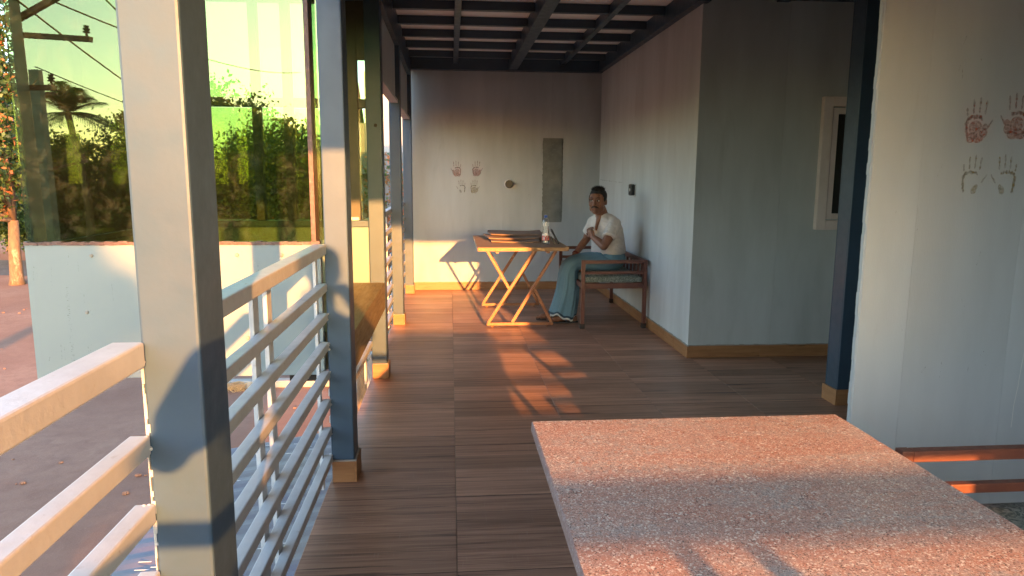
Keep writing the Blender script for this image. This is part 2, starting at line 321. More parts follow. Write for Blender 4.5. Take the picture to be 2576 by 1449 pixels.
# ------------------------------------------------------------------ ground, road
GZ = -3.2
tag(B().box(-400, 400, -400, 400, GZ - .3, GZ).obj('ground', 'dirt'), kind='structure')
def strip(name, pts, w, z, mats):
    b = B(); P = [Vector(p) for p in pts]
    for i, p in enumerate(P):
        d = (P[min(i + 1, len(P) - 1)] - P[max(i - 1, 0)]).normalized(); a = Vector((-d.y, d.x)) * w / 2
        b.v += [(p.x - a.x, p.y - a.y, z), (p.x + a.x, p.y + a.y, z)]
    for i in range(len(P) - 1): b.f.append((2 * i, 2 * i + 2, 2 * i + 3, 2 * i + 1)); b.m.append(0)
    return b.obj(name, mats)
tag(strip('road', [(-70, 66), (-42, 47), (-26, 38.5), (-14, 36), (0, 36), (30, 40), (70, 48)], 5.5, GZ + .006, 'asphalt'), kind='structure')
b = B()
for i in range(0, 140):                                   # stones and rubble on the verge
    x, y = rng.uniform(-16, -1.2), rng.uniform(6, 32); r = rng.uniform(.015, .06)
    b.sph((x, y, GZ + r * .3), (r, r * rng.uniform(.6, 1.2), r * .6), seg=5, rings=4)
tag(b.obj('loose_stones', 'dirt'), 'scattered pale stones lying on the reddish dirt yard', 'stones', kind='stuff')
tag(B().box(-6.4, -1.0, 15.6, 15.85, GZ, GZ + .16).obj('kerb', 'concrete', bevel=.02), kind='structure')

b = B()
for k in range(46):
    a = random.uniform(0, 6.28); r = random.uniform(.08, .26); b.tube([(-4.72 + r * math.cos(a + q * .5), 15.45 + .6 * r * math.sin(a + q * .5), GZ + .03 + .10 * math.sin(q * .9) + .004 * k * .3) for q in range(6)], .006, 4)
tag(b.obj('straw_tangle', 'ply_edge'), 'small tangle of straw lying on the dirt below the bay', 'straw', kind='stuff')

# ------------------------------------------------------------------ balcony floor: slab and wood-look tiles
fl_o = tag(B().box(-.585, 4.2, -1.0, 9.3, -.32, -.012).obj('floor', 'grout'), kind='structure')
cache = {}
TS = .645; TY = .63
xs = [-.585] + [.015 + TS * k for k in range(0, 7) if .015 + TS * k < 4.2] + [4.2]
ys = [-1.0] + [3.705 + TY * k for k in range(-7, 9) if -1.0 < 3.705 + TY * k < 9.3] + [9.3]
for i in range(len(xs) - 1):
    for j in range(len(ys) - 1):
        w, h = round(xs[i + 1] - xs[i] - .002, 3), round(ys[j + 1] - ys[j] - .002, 3)
        if w < .02 or h < .02: continue
        if (w, h) not in cache: cache[(w, h)] = B().box(0, w, 0, h, -.010, 0).mesh('tile', 'tile')
        o = inst('tile', cache[(w, h)], fl_o, (xs[i] + .0015, ys[j] + .0015, random.uniform(-.0005, .0003)), .0012)
# ------------------------------------------------------------------ walls
def skirt(par, p0, p1, nrm, h=.10, step=.6, start=0):     # row of skirting tiles along a wall foot
    p0, p1, nrm = Vector(p0), Vector(p1), Vector(nrm); d = (p1 - p0); L = d.length; d.normalize(); s = 0; first = start or step
    while s < L - .02:
        e = min(s + (first if s == 0 else step), L); a = p0 + d * (s + .001); q = p0 + d * (e - .001) + nrm * .013
        hh = h + random.uniform(-.002, .002)
        B().box(min(a.x, q.x), max(a.x, q.x), min(a.y, q.y), max(a.y, q.y), .0015, hh).obj('skirting_tile', 'skirting', par, .0015)
        s = e
    a, q = p0, p1 + nrm * .009
    b = B(); n = int(L / .04)
    for k in range(n):                                    # ragged mortar bead above the tiles
        s0, s1 = L * k / n, L * (k + 1) / n; u = p0 + d * s0; w = p0 + d * (s1 - .0005) + nrm * (.007 + random.random() * .004)
        b.box(min(u.x, w.x), max(u.x, w.x), min(u.y, w.y), max(u.y, w.y), h - .004, h + .003 + random.random() * .006)
    b.obj('mortar_bead', 'mortar', par)
def boards(par, axis, at, thick, cuts, z0, z1, mats, gap=.0005):
    out = []
    for a, c in zip(cuts[:-1], cuts[1:]):
        b = B(); w = random.uniform(-.0012, .0012)
        if axis == 'y': b.box(a + gap, c - gap, at + w, at + thick, z0, z1)
        else: b.box(at + w, at + thick, a + gap, c - gap, z0, z1)
        out.append(b.obj('wall_board', mats, par, .0008))
    return out
YB, XR = 9.15, 1.925
wb = tag(box('back_wall', 'wall', None, -.58, 2.2, YB + .012, YB + .10, 0, 2.95), 'grey board wall at the far end of the balcony with four small handprints', 'wall')
boards(wb, 'y', YB, .0115, [-.50, .045, .665, 1.285, 1.955], .09, 2.77, 'wall'); skirt(wb, (-.56, YB, 0), (XR, YB, 0), (0, -1, 0), start=.96)
wr = tag(box('side_wall', 'wall_pale', None, XR + .012, XR + .12, 5.52, YB + .03, 0, 2.95), 'pale streaked side wall behind the man and his bench', 'wall')
boards(wr, 'x', XR, .0115, [5.502, 6.72, 7.94, YB], .09, 2.80, 'wall_pale'); skirt(wr, (XR, YB - .02, 0), (XR, 5.482, 0), (-1, 0, 0), step=.3)
wq = tag(box('recess_wall', 'wall', None, XR + .001, 4.2, 5.512, 5.60, 0, 2.95), 'dim greenish grey recess wall facing the viewer, with a window', 'wall')
boards(wq, 'y', 5.50, .0115, [XR - .001, 2.62, 3.35, 4.15], .09, 2.83, 'wall'); skirt(wq, (XR - .013, 5.50, 0), (4.1, 5.50, 0), (0, -1, 0), start=.62)
tag(box('recess_end_wall', 'wall', None, 4.2, 4.3, -1.0, 5.6, -.3, 2.95), 'wall closing the dark recess far off on the right', 'wall')
wh = tag(box('handprint_wall', 'wall_pale', None, 1.719, 4.2, 2.812, 2.824, 0, 2.95), 'pale grey wall on the right with large red and ochre handprints', 'wall')
boards(wh, 'y', 2.80, .0115, [1.717, 1.93, 2.40, 2.60, 3.2, 4.19], .012, 2.93, 'wall_pale')
b = B()
for k in range(60):                                       # chipped plaster along the free edge
    z = k * .049; b.box(1.714 - random.random() * .004, 1.7185, 2.803, 2.824, z, z + .0485)
b.obj('chipped_edge', 'wall_pale', wh)
wj = tag(box('rear_wall', 'wall', None, 2.06, 4.2, -.97, -.9, -.02, 2.95), 'plain grey wall at the open rear end of the balcony', 'wall')
# rough darker repair patch and a thin crack on the back wall
B().box(1.185, 1.437, YB - .0022, YB - .0004, .88, 1.95).obj('repair_patch', 'wall_patch', wb)
b = B()
for k in range(40):
    z = .9 + k * .026; b.box(1.178 + random.random() * .008, 1.19, YB - .0022, YB - .0006, z, z + .025); b.box(1.432, 1.44 + random.random() * .006, YB - .0022, YB - .0006, z, z + .025)
b.obj('patch_edge', 'wall_patch', wb)
# handprints: palm outline and fingers, thin flat paint
def handprint(par, x, y, z, s, flip, mat, full=True, seed=0):
    r = random.Random(seed); b = B()
    def blob(px, pz, w, h, ang=0):
        k = len(b.v); n = 14
        for j in range(n):
            th = 2 * math.pi * j / n; u, v = w * math.cos(th), h * math.sin(th); u, v = u * math.cos(ang) - v * math.sin(ang), u * math.sin(ang) + v * math.cos(ang)
            b.v.append((x + flip * s * (px + u), y, z + s * (pz + v)))
        b.f.append(tuple(range(k, k + n))); b.m.append(0)
    for i, (fx, f0, f1, lean) in enumerate(((-.36, .30, .62, .14), (-.14, .36, .92, .04), (.08, .38, 1.0, -.03), (.30, .34, .90, -.10))):
        a = r.uniform(-.05, .05); L = (f1 - f0)
        blob(fx - lean * .5 * L, f0 + L * .72, .045, L * .26, lean + a); blob(fx - lean * .15 * L, f0 + L * .28, .040, L * .20, lean + a)
    blob(.47, -.02, .042, .13, -.55); blob(.57, .13, .036, .10, -.5)
    arc = [(-.38, .10), (-.36, -.08), (-.34, -.26), (-.30, -.44), (-.30, .24), (-.14, .30), (.06, .30), (.24, .24)]
    arc = arc[3::-1] + arc[4:]
    for (ax_, az_), (bx_, bz_) in zip(arc[:-1], arc[1:]):
        for k in range(4): f_ = k / 4; blob(ax_ + (bx_ - ax_) * f_ + r.uniform(-.02, .02), az_ + (bz_ - az_) * f_ + r.uniform(-.02, .02), r.uniform(.03, .065), r.uniform(.05, .09), r.uniform(-.5, .5))
    if full:
        blob(-.18, -.50, .16, .11); blob(.12, -.46, .20, .15, .2); blob(.30, -.26, .16, .18, -.3); blob(.34, -.04, .10, .12, -.5); blob(-.1, -.35, .2, .12); blob(-.02, -.08, .26, .26)
    else: blob(.12, -.40, .12, .17, -.2); blob(.2, -.28, .08, .12, -.2)
    # give it the thickness of a paint film
    return b.obj('handprint', mat, par)
Y2 = YB - .0021
for x, z, s, fl_, m_, fu, sd in ((.085, 1.535, .125, -1, 'print_red', True, 1), (.335, 1.54, .125, 1, 'print_red', True, 2), (.145, 1.315, .11, -1, 'print_ochre', False, 3), (.305, 1.315, .11, 1, 'print_ochre', True, 4)):
    handprint(wb, x, Y2, z, s, fl_, m_, fu, sd)
for x, z, s, fl_, m_, fu, sd in ((2.150, 1.672, .115, 1, 'print_red', True, 5), (2.325, 1.690, .118, -1, 'print_red', True, 6), (2.155, 1.452, .105, 1, 'print_ochre', False, 7), (2.305, 1.452, .108, -1, 'print_ochre', False, 8)):
    handprint(wh, x, 2.7975, z, s, fl_, m_, fu, sd)
# scuffs and a long drip crack on the handprint wall
b = B()
def streak(px, pz, n, dx, dz, w, y):
    for k in range(n):
        qx, qz = px + random.uniform(-.35, .35) * w * 4 + dx, pz + dz; b.v += [(px - w, y, pz), (px + w, y, pz), (qx + w, y, qz), (qx - w, y, qz)]; i = len(b.v); b.f.append((i - 4, i - 3, i - 2, i - 1)); b.m.append(0); px, pz = qx, qz
for k in range(26): streak(random.uniform(1.75, 2.6), random.uniform(.6, 2.1), random.randint(2, 5), random.uniform(-.006, .006), random.uniform(-.02, -.005), random.uniform(.0006, .0016), 2.7976)
b.obj('scuff_marks', 'scuff', wh); b = B()
for k in range(18): streak(random.uniform(-.4, 1.9), random.uniform(.15, 2.3), random.randint(2, 4), random.uniform(-.02, .02), random.uniform(-.03, -.005), random.uniform(.001, .003), YB - .0023)
b.obj('scuff_marks', 'scuff', wb)
b = B(); streak(2.50, 1.02, 24, -.0015, -.027, .0016, 2.7977); b.obj('plaster_drip', 'white_plastic', wh)
b = B(); streak(XR - .02, 1.37, 1, 0, -.001, .001, YB - .0023)
for k in range(14): y0 = 7.9 + k * .085; b.box(XR - .0024, XR - .0018, y0, y0 + .08, 1.40 + .002 * k + random.uniform(-.004, .004), 1.403 + .002 * k + random.uniform(0, .005))
b.obj('chased_crack', 'scuff', wr)

# window in the recess
w_ = thing('window', 'small white framed window half hidden behind the blue column', 'window', (3.3, 5.49, 1.05))
X0, X1, Z0, Z1, YW = 2.915, 3.62, 1.05, 2.09, 5.498
b = B(); b.box(X0, X0 + .075, YW - .05, YW, Z0, Z1); b.box(X1 - .075, X1, YW - .05, YW, Z0, Z1); b.box(X0 + .075, X1 - .075, YW - .05, YW, Z0, Z0 + .075); b.box(X0 + .075, X1 - .075, YW - .05, YW, Z1 - .075, Z1); b.obj('frame', 'window_frame', w_, .003)
b = B(); e = .085; s_ = .045; b.box(X0 + e, X0 + e + s_, YW - .035, YW, Z0 + e, Z1 - e); b.box(X1 - e - s_, X1 - e, YW - .035, YW, Z0 + e, Z1 - e); b.box(X0 + e + s_, X1 - e - s_, YW - .035, YW, Z0 + e, Z0 + e + s_); b.box(X0 + e + s_, X1 - e - s_, YW - .035, YW, Z1 - e - s_, Z1 - e); b.obj('sash', 'window_frame', w_, .003)
box('pane', 'dark_room', w_, X0 + e + s_, X1 - e - s_, YW - .012, YW - .006, Z0 + e + s_, Z1 - e - s_)

# ------------------------------------------------------------------ ceiling: boards, purlins, beams
cl = tag(box('ceiling', 'ceiling_board', None, -.62, 4.3, -1.0, 9.3, 2.935, 3.02), kind='structure')
yy = [-.9 + .6 * k for k in range(17)]
cuts = [-.60, .08, .78, 1.4, 1.95, 3.0, 4.2]; prev = -.95
for y in yy + [9.2]:
    if y - prev > .1:
        for a, c_ in zip(cuts[:-1], cuts[1:]): B().box(a + .002, c_ - .002, prev + .002, y - .002, 2.92, 2.934).obj('ceiling_panel', 'ceiling_board', cl)
    prev = y
for y in yy: B().box(-.585, 4.15, y - .03, y + .03, 2.845, 2.919).obj('purlin', 'beam_paint', cl, .003)
for x, hw, zb in ((.075, .028, 2.828), (.785, .055, 2.772), (1.40, .028, 2.832), (2.55, .05, 2.79), (3.5, .03, 2.82)): B().box(x - hw, x + hw, -.86, 9.12, zb, 2.9195).obj('beam', 'beam_paint', cl, .004)
B().box(-.57, 1.92, 9.04, 9.147, 2.757, 2.918).obj('beam', 'beam_paint', cl, .004); B().box(1.86, 1.96, 5.42, 9.03, 2.765, 2.917).obj('beam', 'beam_paint', cl, .004); B().box(1.97, 4.18, 5.38, 5.49, 2.80, 2.918).obj('beam', 'beam_paint', cl, .004)
B().box(-.575, -.47, -.84, 9.03, 2.665, 2.917).obj('edge_beam', 'beam_paint', cl, .004)
vr = tag(box('rear_fascia', 'wall', None, -.60, 2.055, -.96, -.90, 2.257, 2.918), 'grey fascia panel hanging above the open rear end', 'panel')

# ------------------------------------------------------------------ posts
def post(y, lab, x0=-.575, x1=-.468, d=.15, top=2.664):
    p = thing('post', lab, 'post', ((x0 + x1) / 2, y + d / 2, 0), 'blue grey steel posts along the open side')
    box('shaft', 'post_paint', p, x0, x1, y, y + d, 0, top, .006)
    g = .012
    box('base_tile', 'skirting', p, x0 + .004, x1 + .001, y - g, y - .001, .0015, .105, .0015); box('base_tile', 'skirting', p, x1 + .001, x1 + g, y - g, y + d + g, .0015, .105, .0015)
    b = B(); b.box(x0 + .004, x1 + g - .001, y - g + .001, y - .0005, .1055, .112); b.box(x1 + .0005, x1 + g - .001, y, y + d, .1055, .112); b.obj('mortar_cap', 'mortar', p)
    return p
def overspray(p, y, z1):                                  # ragged light paint left along the rail side of the post
    b = B(); z = .0
    while z < z1: h = random.uniform(.006, .03); b.box(-.5763, -.5745 + random.random() ** 2 * .007, y - .0009, y + .02, z, z + h - .0003); z += h
    tag(b.obj('overspray', 'rail_paint', p), kind='stuff')
overspray(post(1.335, 'thick blue grey post nearest the viewer', top=2.664), 1.335, 1.10)
post(3.28, 'blue grey post at the right edge of the green glass bay')
p3 = post(5.06, 'olive tinted post beyond the seat slab of the bay')
post(6.94, 'fourth blue grey post, midway between the bay and the far wall')
post(8.86, 'slim looking post touching the far grey wall')
post(-.88, 'post at the rear corner of the balcony, beside the rear railing')
B().sph((-.51, 5.055, 1.80), (.012, .008, .012)).obj('bolt', 'rubber', p3)
# hanging side panels between posts
for y0, y1, lab in ((5.215, 6.935, 'grey panel hanging above the first far railing'), (7.095, 8.855, 'grey panel hanging above the last railing by the far wall'), (1.49, 3.275, 'grey panel hanging above the near railing'), (-.72, 1.33, 'grey panel hanging above the railing beside the viewer')):
    zb = 2.14 if y0 > 5 else 2.40
    v_ = thing('hanging_panel', lab, 'panel', (-.52, (y0 + y1) / 2, zb)); box('board', 'wall', v_, -.535, -.510, y0, y1, zb + .03, 2.662); box('bottom_trim', 'wall_pale', v_, -.560, -.485, y0, y1, zb, zb + .029, .002)
# ------------------------------------------------------------------ railings
RZ = [.945 - .1375 * k for k in range(7)]
def railing(y0, y1, lab, ups, ends=(1, 1)):
    r = thing('railing', lab, 'railing', (-.595, (y0 + y1) / 2, 0), 'cream painted railings')
    box('top_rail', 'rail_paint', r, -.625, -.566, y0, y1, 1.098, 1.146, .005)
    for z in RZ: box('rail', 'rail_paint', r, -.606, -.568, y0, y1, z - .018, z + .020, .004)
    for u in ups: box('upright', 'rail_paint', r, -.622, -.6075, u - .030, u + .030, -.02, 1.097, .002)
    if ends[1]: box('upright', 'rail_paint', r, -.622, -.6075, y1 - .045, y1 - .003, -.02, 1.097, .002)
    b = B()
    for z in RZ + [1.12]:
        for yy_, sg in ((y0, 1), (y1, -1)):
            for k in range(7): b.sph((-.576 + random.uniform(-.012, .009), yy_ + sg * random.uniform(.0, .008), z + random.uniform(-.017, .017)), random.uniform(.003, .006), seg=6, rings=4)
    tag(b.obj('weld_beads', 'rail_paint', r, smooth=True), kind='stuff')
    return r
railing(-.72, 1.333, 'cream railing between the nearest post and the rear corner', (-.4,), (1, 0))
railing(1.487, 3.278, 'cream railing between the nearest post and the glass bay', (2.235, 2.40))
r3 = thing('railing', 'short low railing below the seat slab of the bay', 'railing', (-.595, 4.2, 0), 'cream painted railings')
for z in RZ[4:6]: box('rail', 'rail_paint', r3, -.606, -.568, 3.432, 5.058, z - .018, z + .020, .004)
box('upright', 'rail_paint', r3, -.622, -.6075, 4.98, 5.04, -.02, .50, .002)
railing(5.212, 6.938, 'cream railing just beyond the glass bay', (6.1,))
railing(7.092, 8.858, 'cream railing that ends at the far grey wall', (8.0,))
rr = thing('railing', 'rear railing across the open end behind the viewer', 'railing', (.8, -.9, 0), 'cream painted railings')
box('top_rail', 'rail_paint', rr, -.466, 2.058, -.915, -.86, 1.098, 1.146, .005)
for z in (RZ[0],): box('rail', 'rail_paint', rr, -.466, 2.058, -.905, -.87, z - .018, z + .02, .004)
box('sun_block_panel', 'panel_paint', rr, -.466, 2.058, -.945, -.9315, -.02, .845)  # unseen panel added to keep low sun off the near floor
for u in (.80, .945, 2.03): box('upright', 'rail_paint', rr, u - .025, u + .025, -.93, -.9155, -.02, 1.097, .002)

# ------------------------------------------------------------------ green glass bay
bay = thing('glass_bay', 'projecting bay of green tinted glass over a pale blue grey panel', 'bay window', (-1.25, 4.2, .515))
YF, YK, XL = 3.34, 5.10, -1.905
box('front_panel', 'panel_paint', bay, XL, -.603, YF, YF + .04, .515, 1.138, .003)
box('pane', 'green_glass', bay, XL + .004, -.645, YF + .016, YF + .022, 1.152, 2.62); box('pane', 'green_glass', bay, -.622, -.515, YF + .095, YF + .101, 1.152, 2.62)
box('joint_fin', 'sealant', bay, -.644, -.6225, YF + .006, YF + .10, 1.146, 2.62, .002)
b = B()
for k in range(64):
    x = XL + (1.30) * k / 64; b.box(x, x + 1.30 / 64 - .0005, YF - .004 - random.random() * .003, YF + .03, 1.1385 - .003 * random.random(), 1.149 + random.random() * .006)
b.obj('sealant_bead', 'sealant', bay)
sc_ = B()
for x, z in ((-1.62, 1.09), (-1.66, .83), (-.98, 1.09), (-.78, 1.09), (-.95, .7)): sc_.sph((x, YF - .002, z), (.009, .006, .009), seg=10, rings=6)
tag(sc_.obj('screw_heads', 'concrete', bay, smooth=True), kind='stuff')
b = B()
for k in range(30): streak(random.choice((random.uniform(-1.88, -1.6), random.uniform(-1.88, -.65))), random.uniform(.56, 1.12), random.randint(2, 5), random.uniform(-.003, .003), random.uniform(-.02, -.006), random.uniform(.0006, .0014), YF - .0012)
for k in range(46): z = .56 + k * .0085; w_ = random.uniform(.004, .014); b.v += [(-1.735 - w_, YF - .0011, z), (-1.735 + w_ * .3, YF - .0011, z), (-1.735 + w_ * .3, YF - .0011, z + .003), (-1.735 - w_, YF - .0011, z + .003)]; i_ = len(b.v); b.f.append((i_ - 4, i_ - 3, i_ - 2, i_ - 1)); b.m.append(0)
tag(b.obj('scratches', 'scuff', bay), kind='stuff')
box('side_panel', 'panel_paint', bay, XL, XL + .04, YF + .041, YK - .001, .515, 1.10, .003); box('pane', 'green_glass', bay, XL + .012, XL + .018, YF + .041, YK - .03, 1.135, 2.62); box('sill', 'bay_frame', bay, XL - .005, XL + .05, YF + .041, YK - .001, 1.101, 1.134)
box('seat_slab', 'slab_wood', bay, XL + .041, -.470, 3.432, 5.058, .515, .705, .004)
box('back_panel', 'panel_paint', bay, XL, -.576, YK, YK + .04, .515, 1.098, .003)
box('sill', 'post_paint', bay, XL, -.576, YK - .03, YK + .06, 1.099, 1.145, .003)
for x0, x1, z0 in ((-.70, -.632, 1.146), (-1.135, -1.075, 1.146), (-1.345, -1.29, 1.146), (XL, XL + .06, 1.146)): box('mullion', 'bay_frame', bay, x0, x1, YK - .01, YK + .06, z0, 2.62, .003)
for a, c_ in ((-.631, -.576), (-1.074, -.701), (-1.289, -1.136), (XL + .061, -1.346)):
    box('transom', 'bay_frame', bay, a, c_, YK, YK + .05, 1.917, 1.98, .003); box('pane', 'green_glass', bay, a, c_, YK + .056, YK + .061, 1.981, 2.62); box('pane', 'green_glass', bay, a, c_, YK + .056, YK + .061, 1.146, 1.916)
box('header', 'bay_frame', bay, -.631, -.576, YK - .02, YK - .002, 2.235, 2.62)
box('bracket', 'white_plastic', bay, -.695, -.642, YK - .026, YK - .011, 1.146, 1.168, .002)
box('roof', 'beam_paint', bay, XL - .08, -.578, YF - .02, YK + .12, 2.621, 2.70, .004)
box('floor_bracket', 'rubber', bay, -.78, -.615, YF + .05, YF + .12, .47, .514, .004)

# awning of corrugated sheet below the railing
b = B(); n = 150; y0, y1 = -1.0, 4.75
for i in range(n + 1):
    y = y0 + (y1 - y0) * i / n; dz = .0055 * math.sin(i * math.pi / 2 + .5)
    for x in (-1.72, -1.45, -1.15, -.85, -.60): b.v.append((x, y, -.24 + (x + .6) * .16 + dz))
for i in range(n):
    for j in range(4): q = i * 5 + j; b.f.append((q, q + 1, q + 6, q + 5)); b.m.append(0)
aw = b.obj('awning', 'awning_blue', smooth=False); tag(aw, 'dusty blue corrugated awning sheet below the railing', 'awning')
so_ = aw.modifiers.new('solid', 'SOLIDIFY'); so_.thickness = .004
b = B()  # short thin white dashes laid along the ridges
for k in range(44):
    y = 2.2 + .0383 * 2 * random.randint(0, 32) + .005; x = random.uniform(-1.5, -.75); L = random.choice((.03, .06, .12, .16)); b.box(x, x + L, y, y + .004, 0, .002, M=Matrix.Translation((0, 0, -.24 + (x + .6) * .16 + .0085)) )
tag(b.obj('white_dashes', 'white_mark', aw), kind='stuff')

# blue I-section column by the recess
col = thing('steel_column', 'dark blue steel column standing beside the handprint wall', 'column', (2.56, 4.28, 0))
b = B(); b.box(2.487, 2.63, 4.235, 4.247, 0, 2.79); b.box(2.487, 2.63, 4.373, 4.385, 0, 2.79); b.box(2.487, 2.499, 4.248, 4.372, 0, 2.79); b.box(2.553, 2.565, 4.248, 4.372, 0, 2.79); b.obj('shaft', 'beam_paint', col, .003)
box('base_tile', 'skirting', col, 2.474, 2.486, 4.222, 4.395, .0015, .105, .0015); box('base_tile', 'skirting', col, 2.4865, 2.64, 4.222, 4.234, .0015, .105, .0015)

# ------------------------------------------------------------------ wall fittings
rf = thing('round_wall_cap', 'round black cap with white rim on the far wall', 'wall fitting', (.745, YB, 1.367))
R90 = Matrix.Rotation(math.pi / 2, 4, 'X')
def lathe_y(prof, c, seg=28):
    b = B().lathe(prof, seg); k = len(prof) - 1; b.f.append(tuple(k * seg + j for j in range(seg))); b.m.append(0); b.v = [(c[0] + x, c[1] - z, c[2] + y) for x, y, z in b.v]; return b
lathe_y([(.058, .001), (.058, .022), (.050, .030)], (.745, YB, 1.367)).obj('rim', 'white_plastic', rf, smooth=False); lathe_y([(.050, .0305), (.050, .055), (.046, .062), (.02, .064)], (.748, YB, 1.367)).obj('cap', 'black_plastic', rf)
sf = thing('wall_socket', 'black square wall box with a pale round button', 'wall fitting', (XR, 7.37, 1.33))
box('back_plate', 'white_plastic', sf, XR - .010, XR - .0005, 7.300, 7.445, 1.268, 1.392, .003)
b = B(); prof = [(-.066, -.052), (-.066, .052), (-.03, .060), (.03, .060), (.066, .052), (.066, -.052), (.03, -.060), (-.03, -.060)]
for xx in (XR - .0105, XR - .045):
    for a, c_ in prof: b.v.append((xx, 7.375 + a, 1.33 + c_))
b.f = [tuple(range(8)), tuple(reversed(range(8, 16)))] + [(i, i + 8, (i + 1) % 8 + 8, (i + 1) % 8) for i in range(8)]; b.m = [0] * 10; b.obj('box', 'black_plastic', sf, .003)
B().sph((XR - .046, 7.375, 1.33), (.006, .017, .017)).obj('button', 'white_plastic', sf, smooth=True)

# ------------------------------------------------------------------ bench with cushion
def make_bench(lab):
    x0, x1, y0, y1 = 1.250, 1.893, 6.650, 8.10
    r = thing('bench', lab, 'bench', ((x0 + x1) / 2, (y0 + y1) / 2, 0), 'brown steel benches'); w = .036
    for x in (x0, x1 - w):
        for y in (y0, y1 - w):
            L = box('leg', 'rust_frame', r, x, x + w, y, y + w, .045, .672, .003); box('foot', 'rubber', L, x - .004, x + w + .004, y - .004, y + w + .004, .002, .05, .002)
    for y in (y0, y1 - w):
        box('armrest', 'rust_frame', r, x0 + w + .001, x1 - w - .001, y + .001, y + w - .001, .637, .671, .003); box('arm_bar', 'rust_frame', r, x0 + w + .001, x1 - w - .001, y + .004, y + w - .004, .534, .563, .003)
        box('seat_rail', 'rust_frame', r, x0 + w + .001, x1 - w - .001, y + .002, y + w - .002, .395, .447, .003)
    for x in (x0, x1 - w): box('seat_rail', 'rust_frame', r, x + .002, x + w - .002, y0 + w + .001, y1 - w - .001, .395, .447, .003)
    box('back_rail', 'rust_frame', r, x1 - w + .001, x1 - .001, y0 + w + .001, y1 - w - .001, .630, .671, .003)
    for k in range(9): y = y0 + .12 + k * .145; box('back_slat', 'rust_frame', r, x1 - w + .006, x1 - .008, y, y + .026, .448, .629, .002)
    for k in range(5): y = y0 + .25 + k * .25; box('seat_slat', 'rust_frame', r, x0 + w + .001, x1 - w - .001, y, y + .03, .425, .445)
    b = B(); nx, ny = 14, 28                                    # soft cushion
    X0, X1, Y0, Y1 = x0 + .022, x1 - w - .004, y0 + w + .004, y1 - w - .004
    for zi in (0, 1):
        for i in range(nx + 1):
            for j in range(ny + 1):
                u, v = i / nx, j / ny; e = min(u, 1 - u, v * 2, (1 - v) * 2); z = .449 if zi == 0 else .505 + .027 * min(1, e * 9) ** .5 + .003 * math.sin(u * 11 + v * 7) * math.sin(v * 19); b.v.append((X0 + (X1 - X0) * u, Y0 + (Y1 - Y0) * v, z))
    q = (nx + 1) * (ny + 1); st = ny + 1
    for i in range(nx):
        for j in range(ny): a = i * st + j; b.f += [(a, a + 1, a + st + 1, a + st), (q + a, q + a + st, q + a + st + 1, q + a + 1)]
    for j in range(ny): b.f += [(j, q + j, q + j + 1, j + 1), (nx * st + j, nx * st + j + 1, q + nx * st + j + 1, q + nx * st + j)]
    for i in range(nx): a = i * st; c_ = a + ny; b.f += [(a, a + st, q + a + st, q + a), (c_, q + c_, q + c_ + st, c_ + st)]
    b.m = [0] * len(b.f); b.obj('cushion', 'cushion', r, .006, True)
    return r
bench = make_bench('brown steel bench with green cushion that the man sits on')
def copy_tree(o, parent=None):
    c = o.copy(); C.objects.link(c)
    if parent: c.parent = parent; c.matrix_parent_inverse = o.matrix_parent_inverse.copy()
    for ch in list(o.children): copy_tree(ch, c)
    return c
bench2 = copy_tree(bench); bench2.location += Vector((.05, -6.215, 0)); bench2['label'] = 'brown steel bench half hidden behind the near granite table'

# ------------------------------------------------------------------ table with crossed legs
tb = thing('table', 'plywood topped table on slanted copper coloured legs', 'table', (.7, 7.45, 0))
b = B(); b.box(.255, 1.14, 6.745, 8.20, .7835, .787); b.obj('table_top', 'plywood', tb, .001)
for z0, z1 in ((.750, .761), (.7615, .772), (.7725, .783)): B().box(.2555 + random.uniform(0, .002), 1.1395, 6.747 + random.uniform(-.0015, .0015), 8.198, z0, z1).obj('ply_layer', 'ply_edge', tb, .0015)
for y in (6.80, 7.885):
    w = .030
    def bar(p, q): return B().bar((p[0], y, p[1]), (q[0], y, q[1]), w, w).obj('leg', 'copper_frame', tb, .003)
    bar((.362, .045), (.81, .749)); bar((.352, .749), (.563, .382)); bar((.595, .045), (1.02, .749)); bar((.812, .375), (.982, .045))
    B().bar((.345, y, .030), (1.00, y, .030), w, w).obj('foot_bar', 'copper_frame', tb, .003)
    for x in (.40, .94): B().lathe([(.0, .001), (.014, .001), (.014, .008), (.006, .009), (.006, .0145)], 12, c=(x, y, 0)).obj('levelling_foot', 'copper_frame', tb)
for x in (.45, .95): box('apron', 'copper_frame', tb, x - .014, x + .014, 6.82, 7.865, .722, .749)
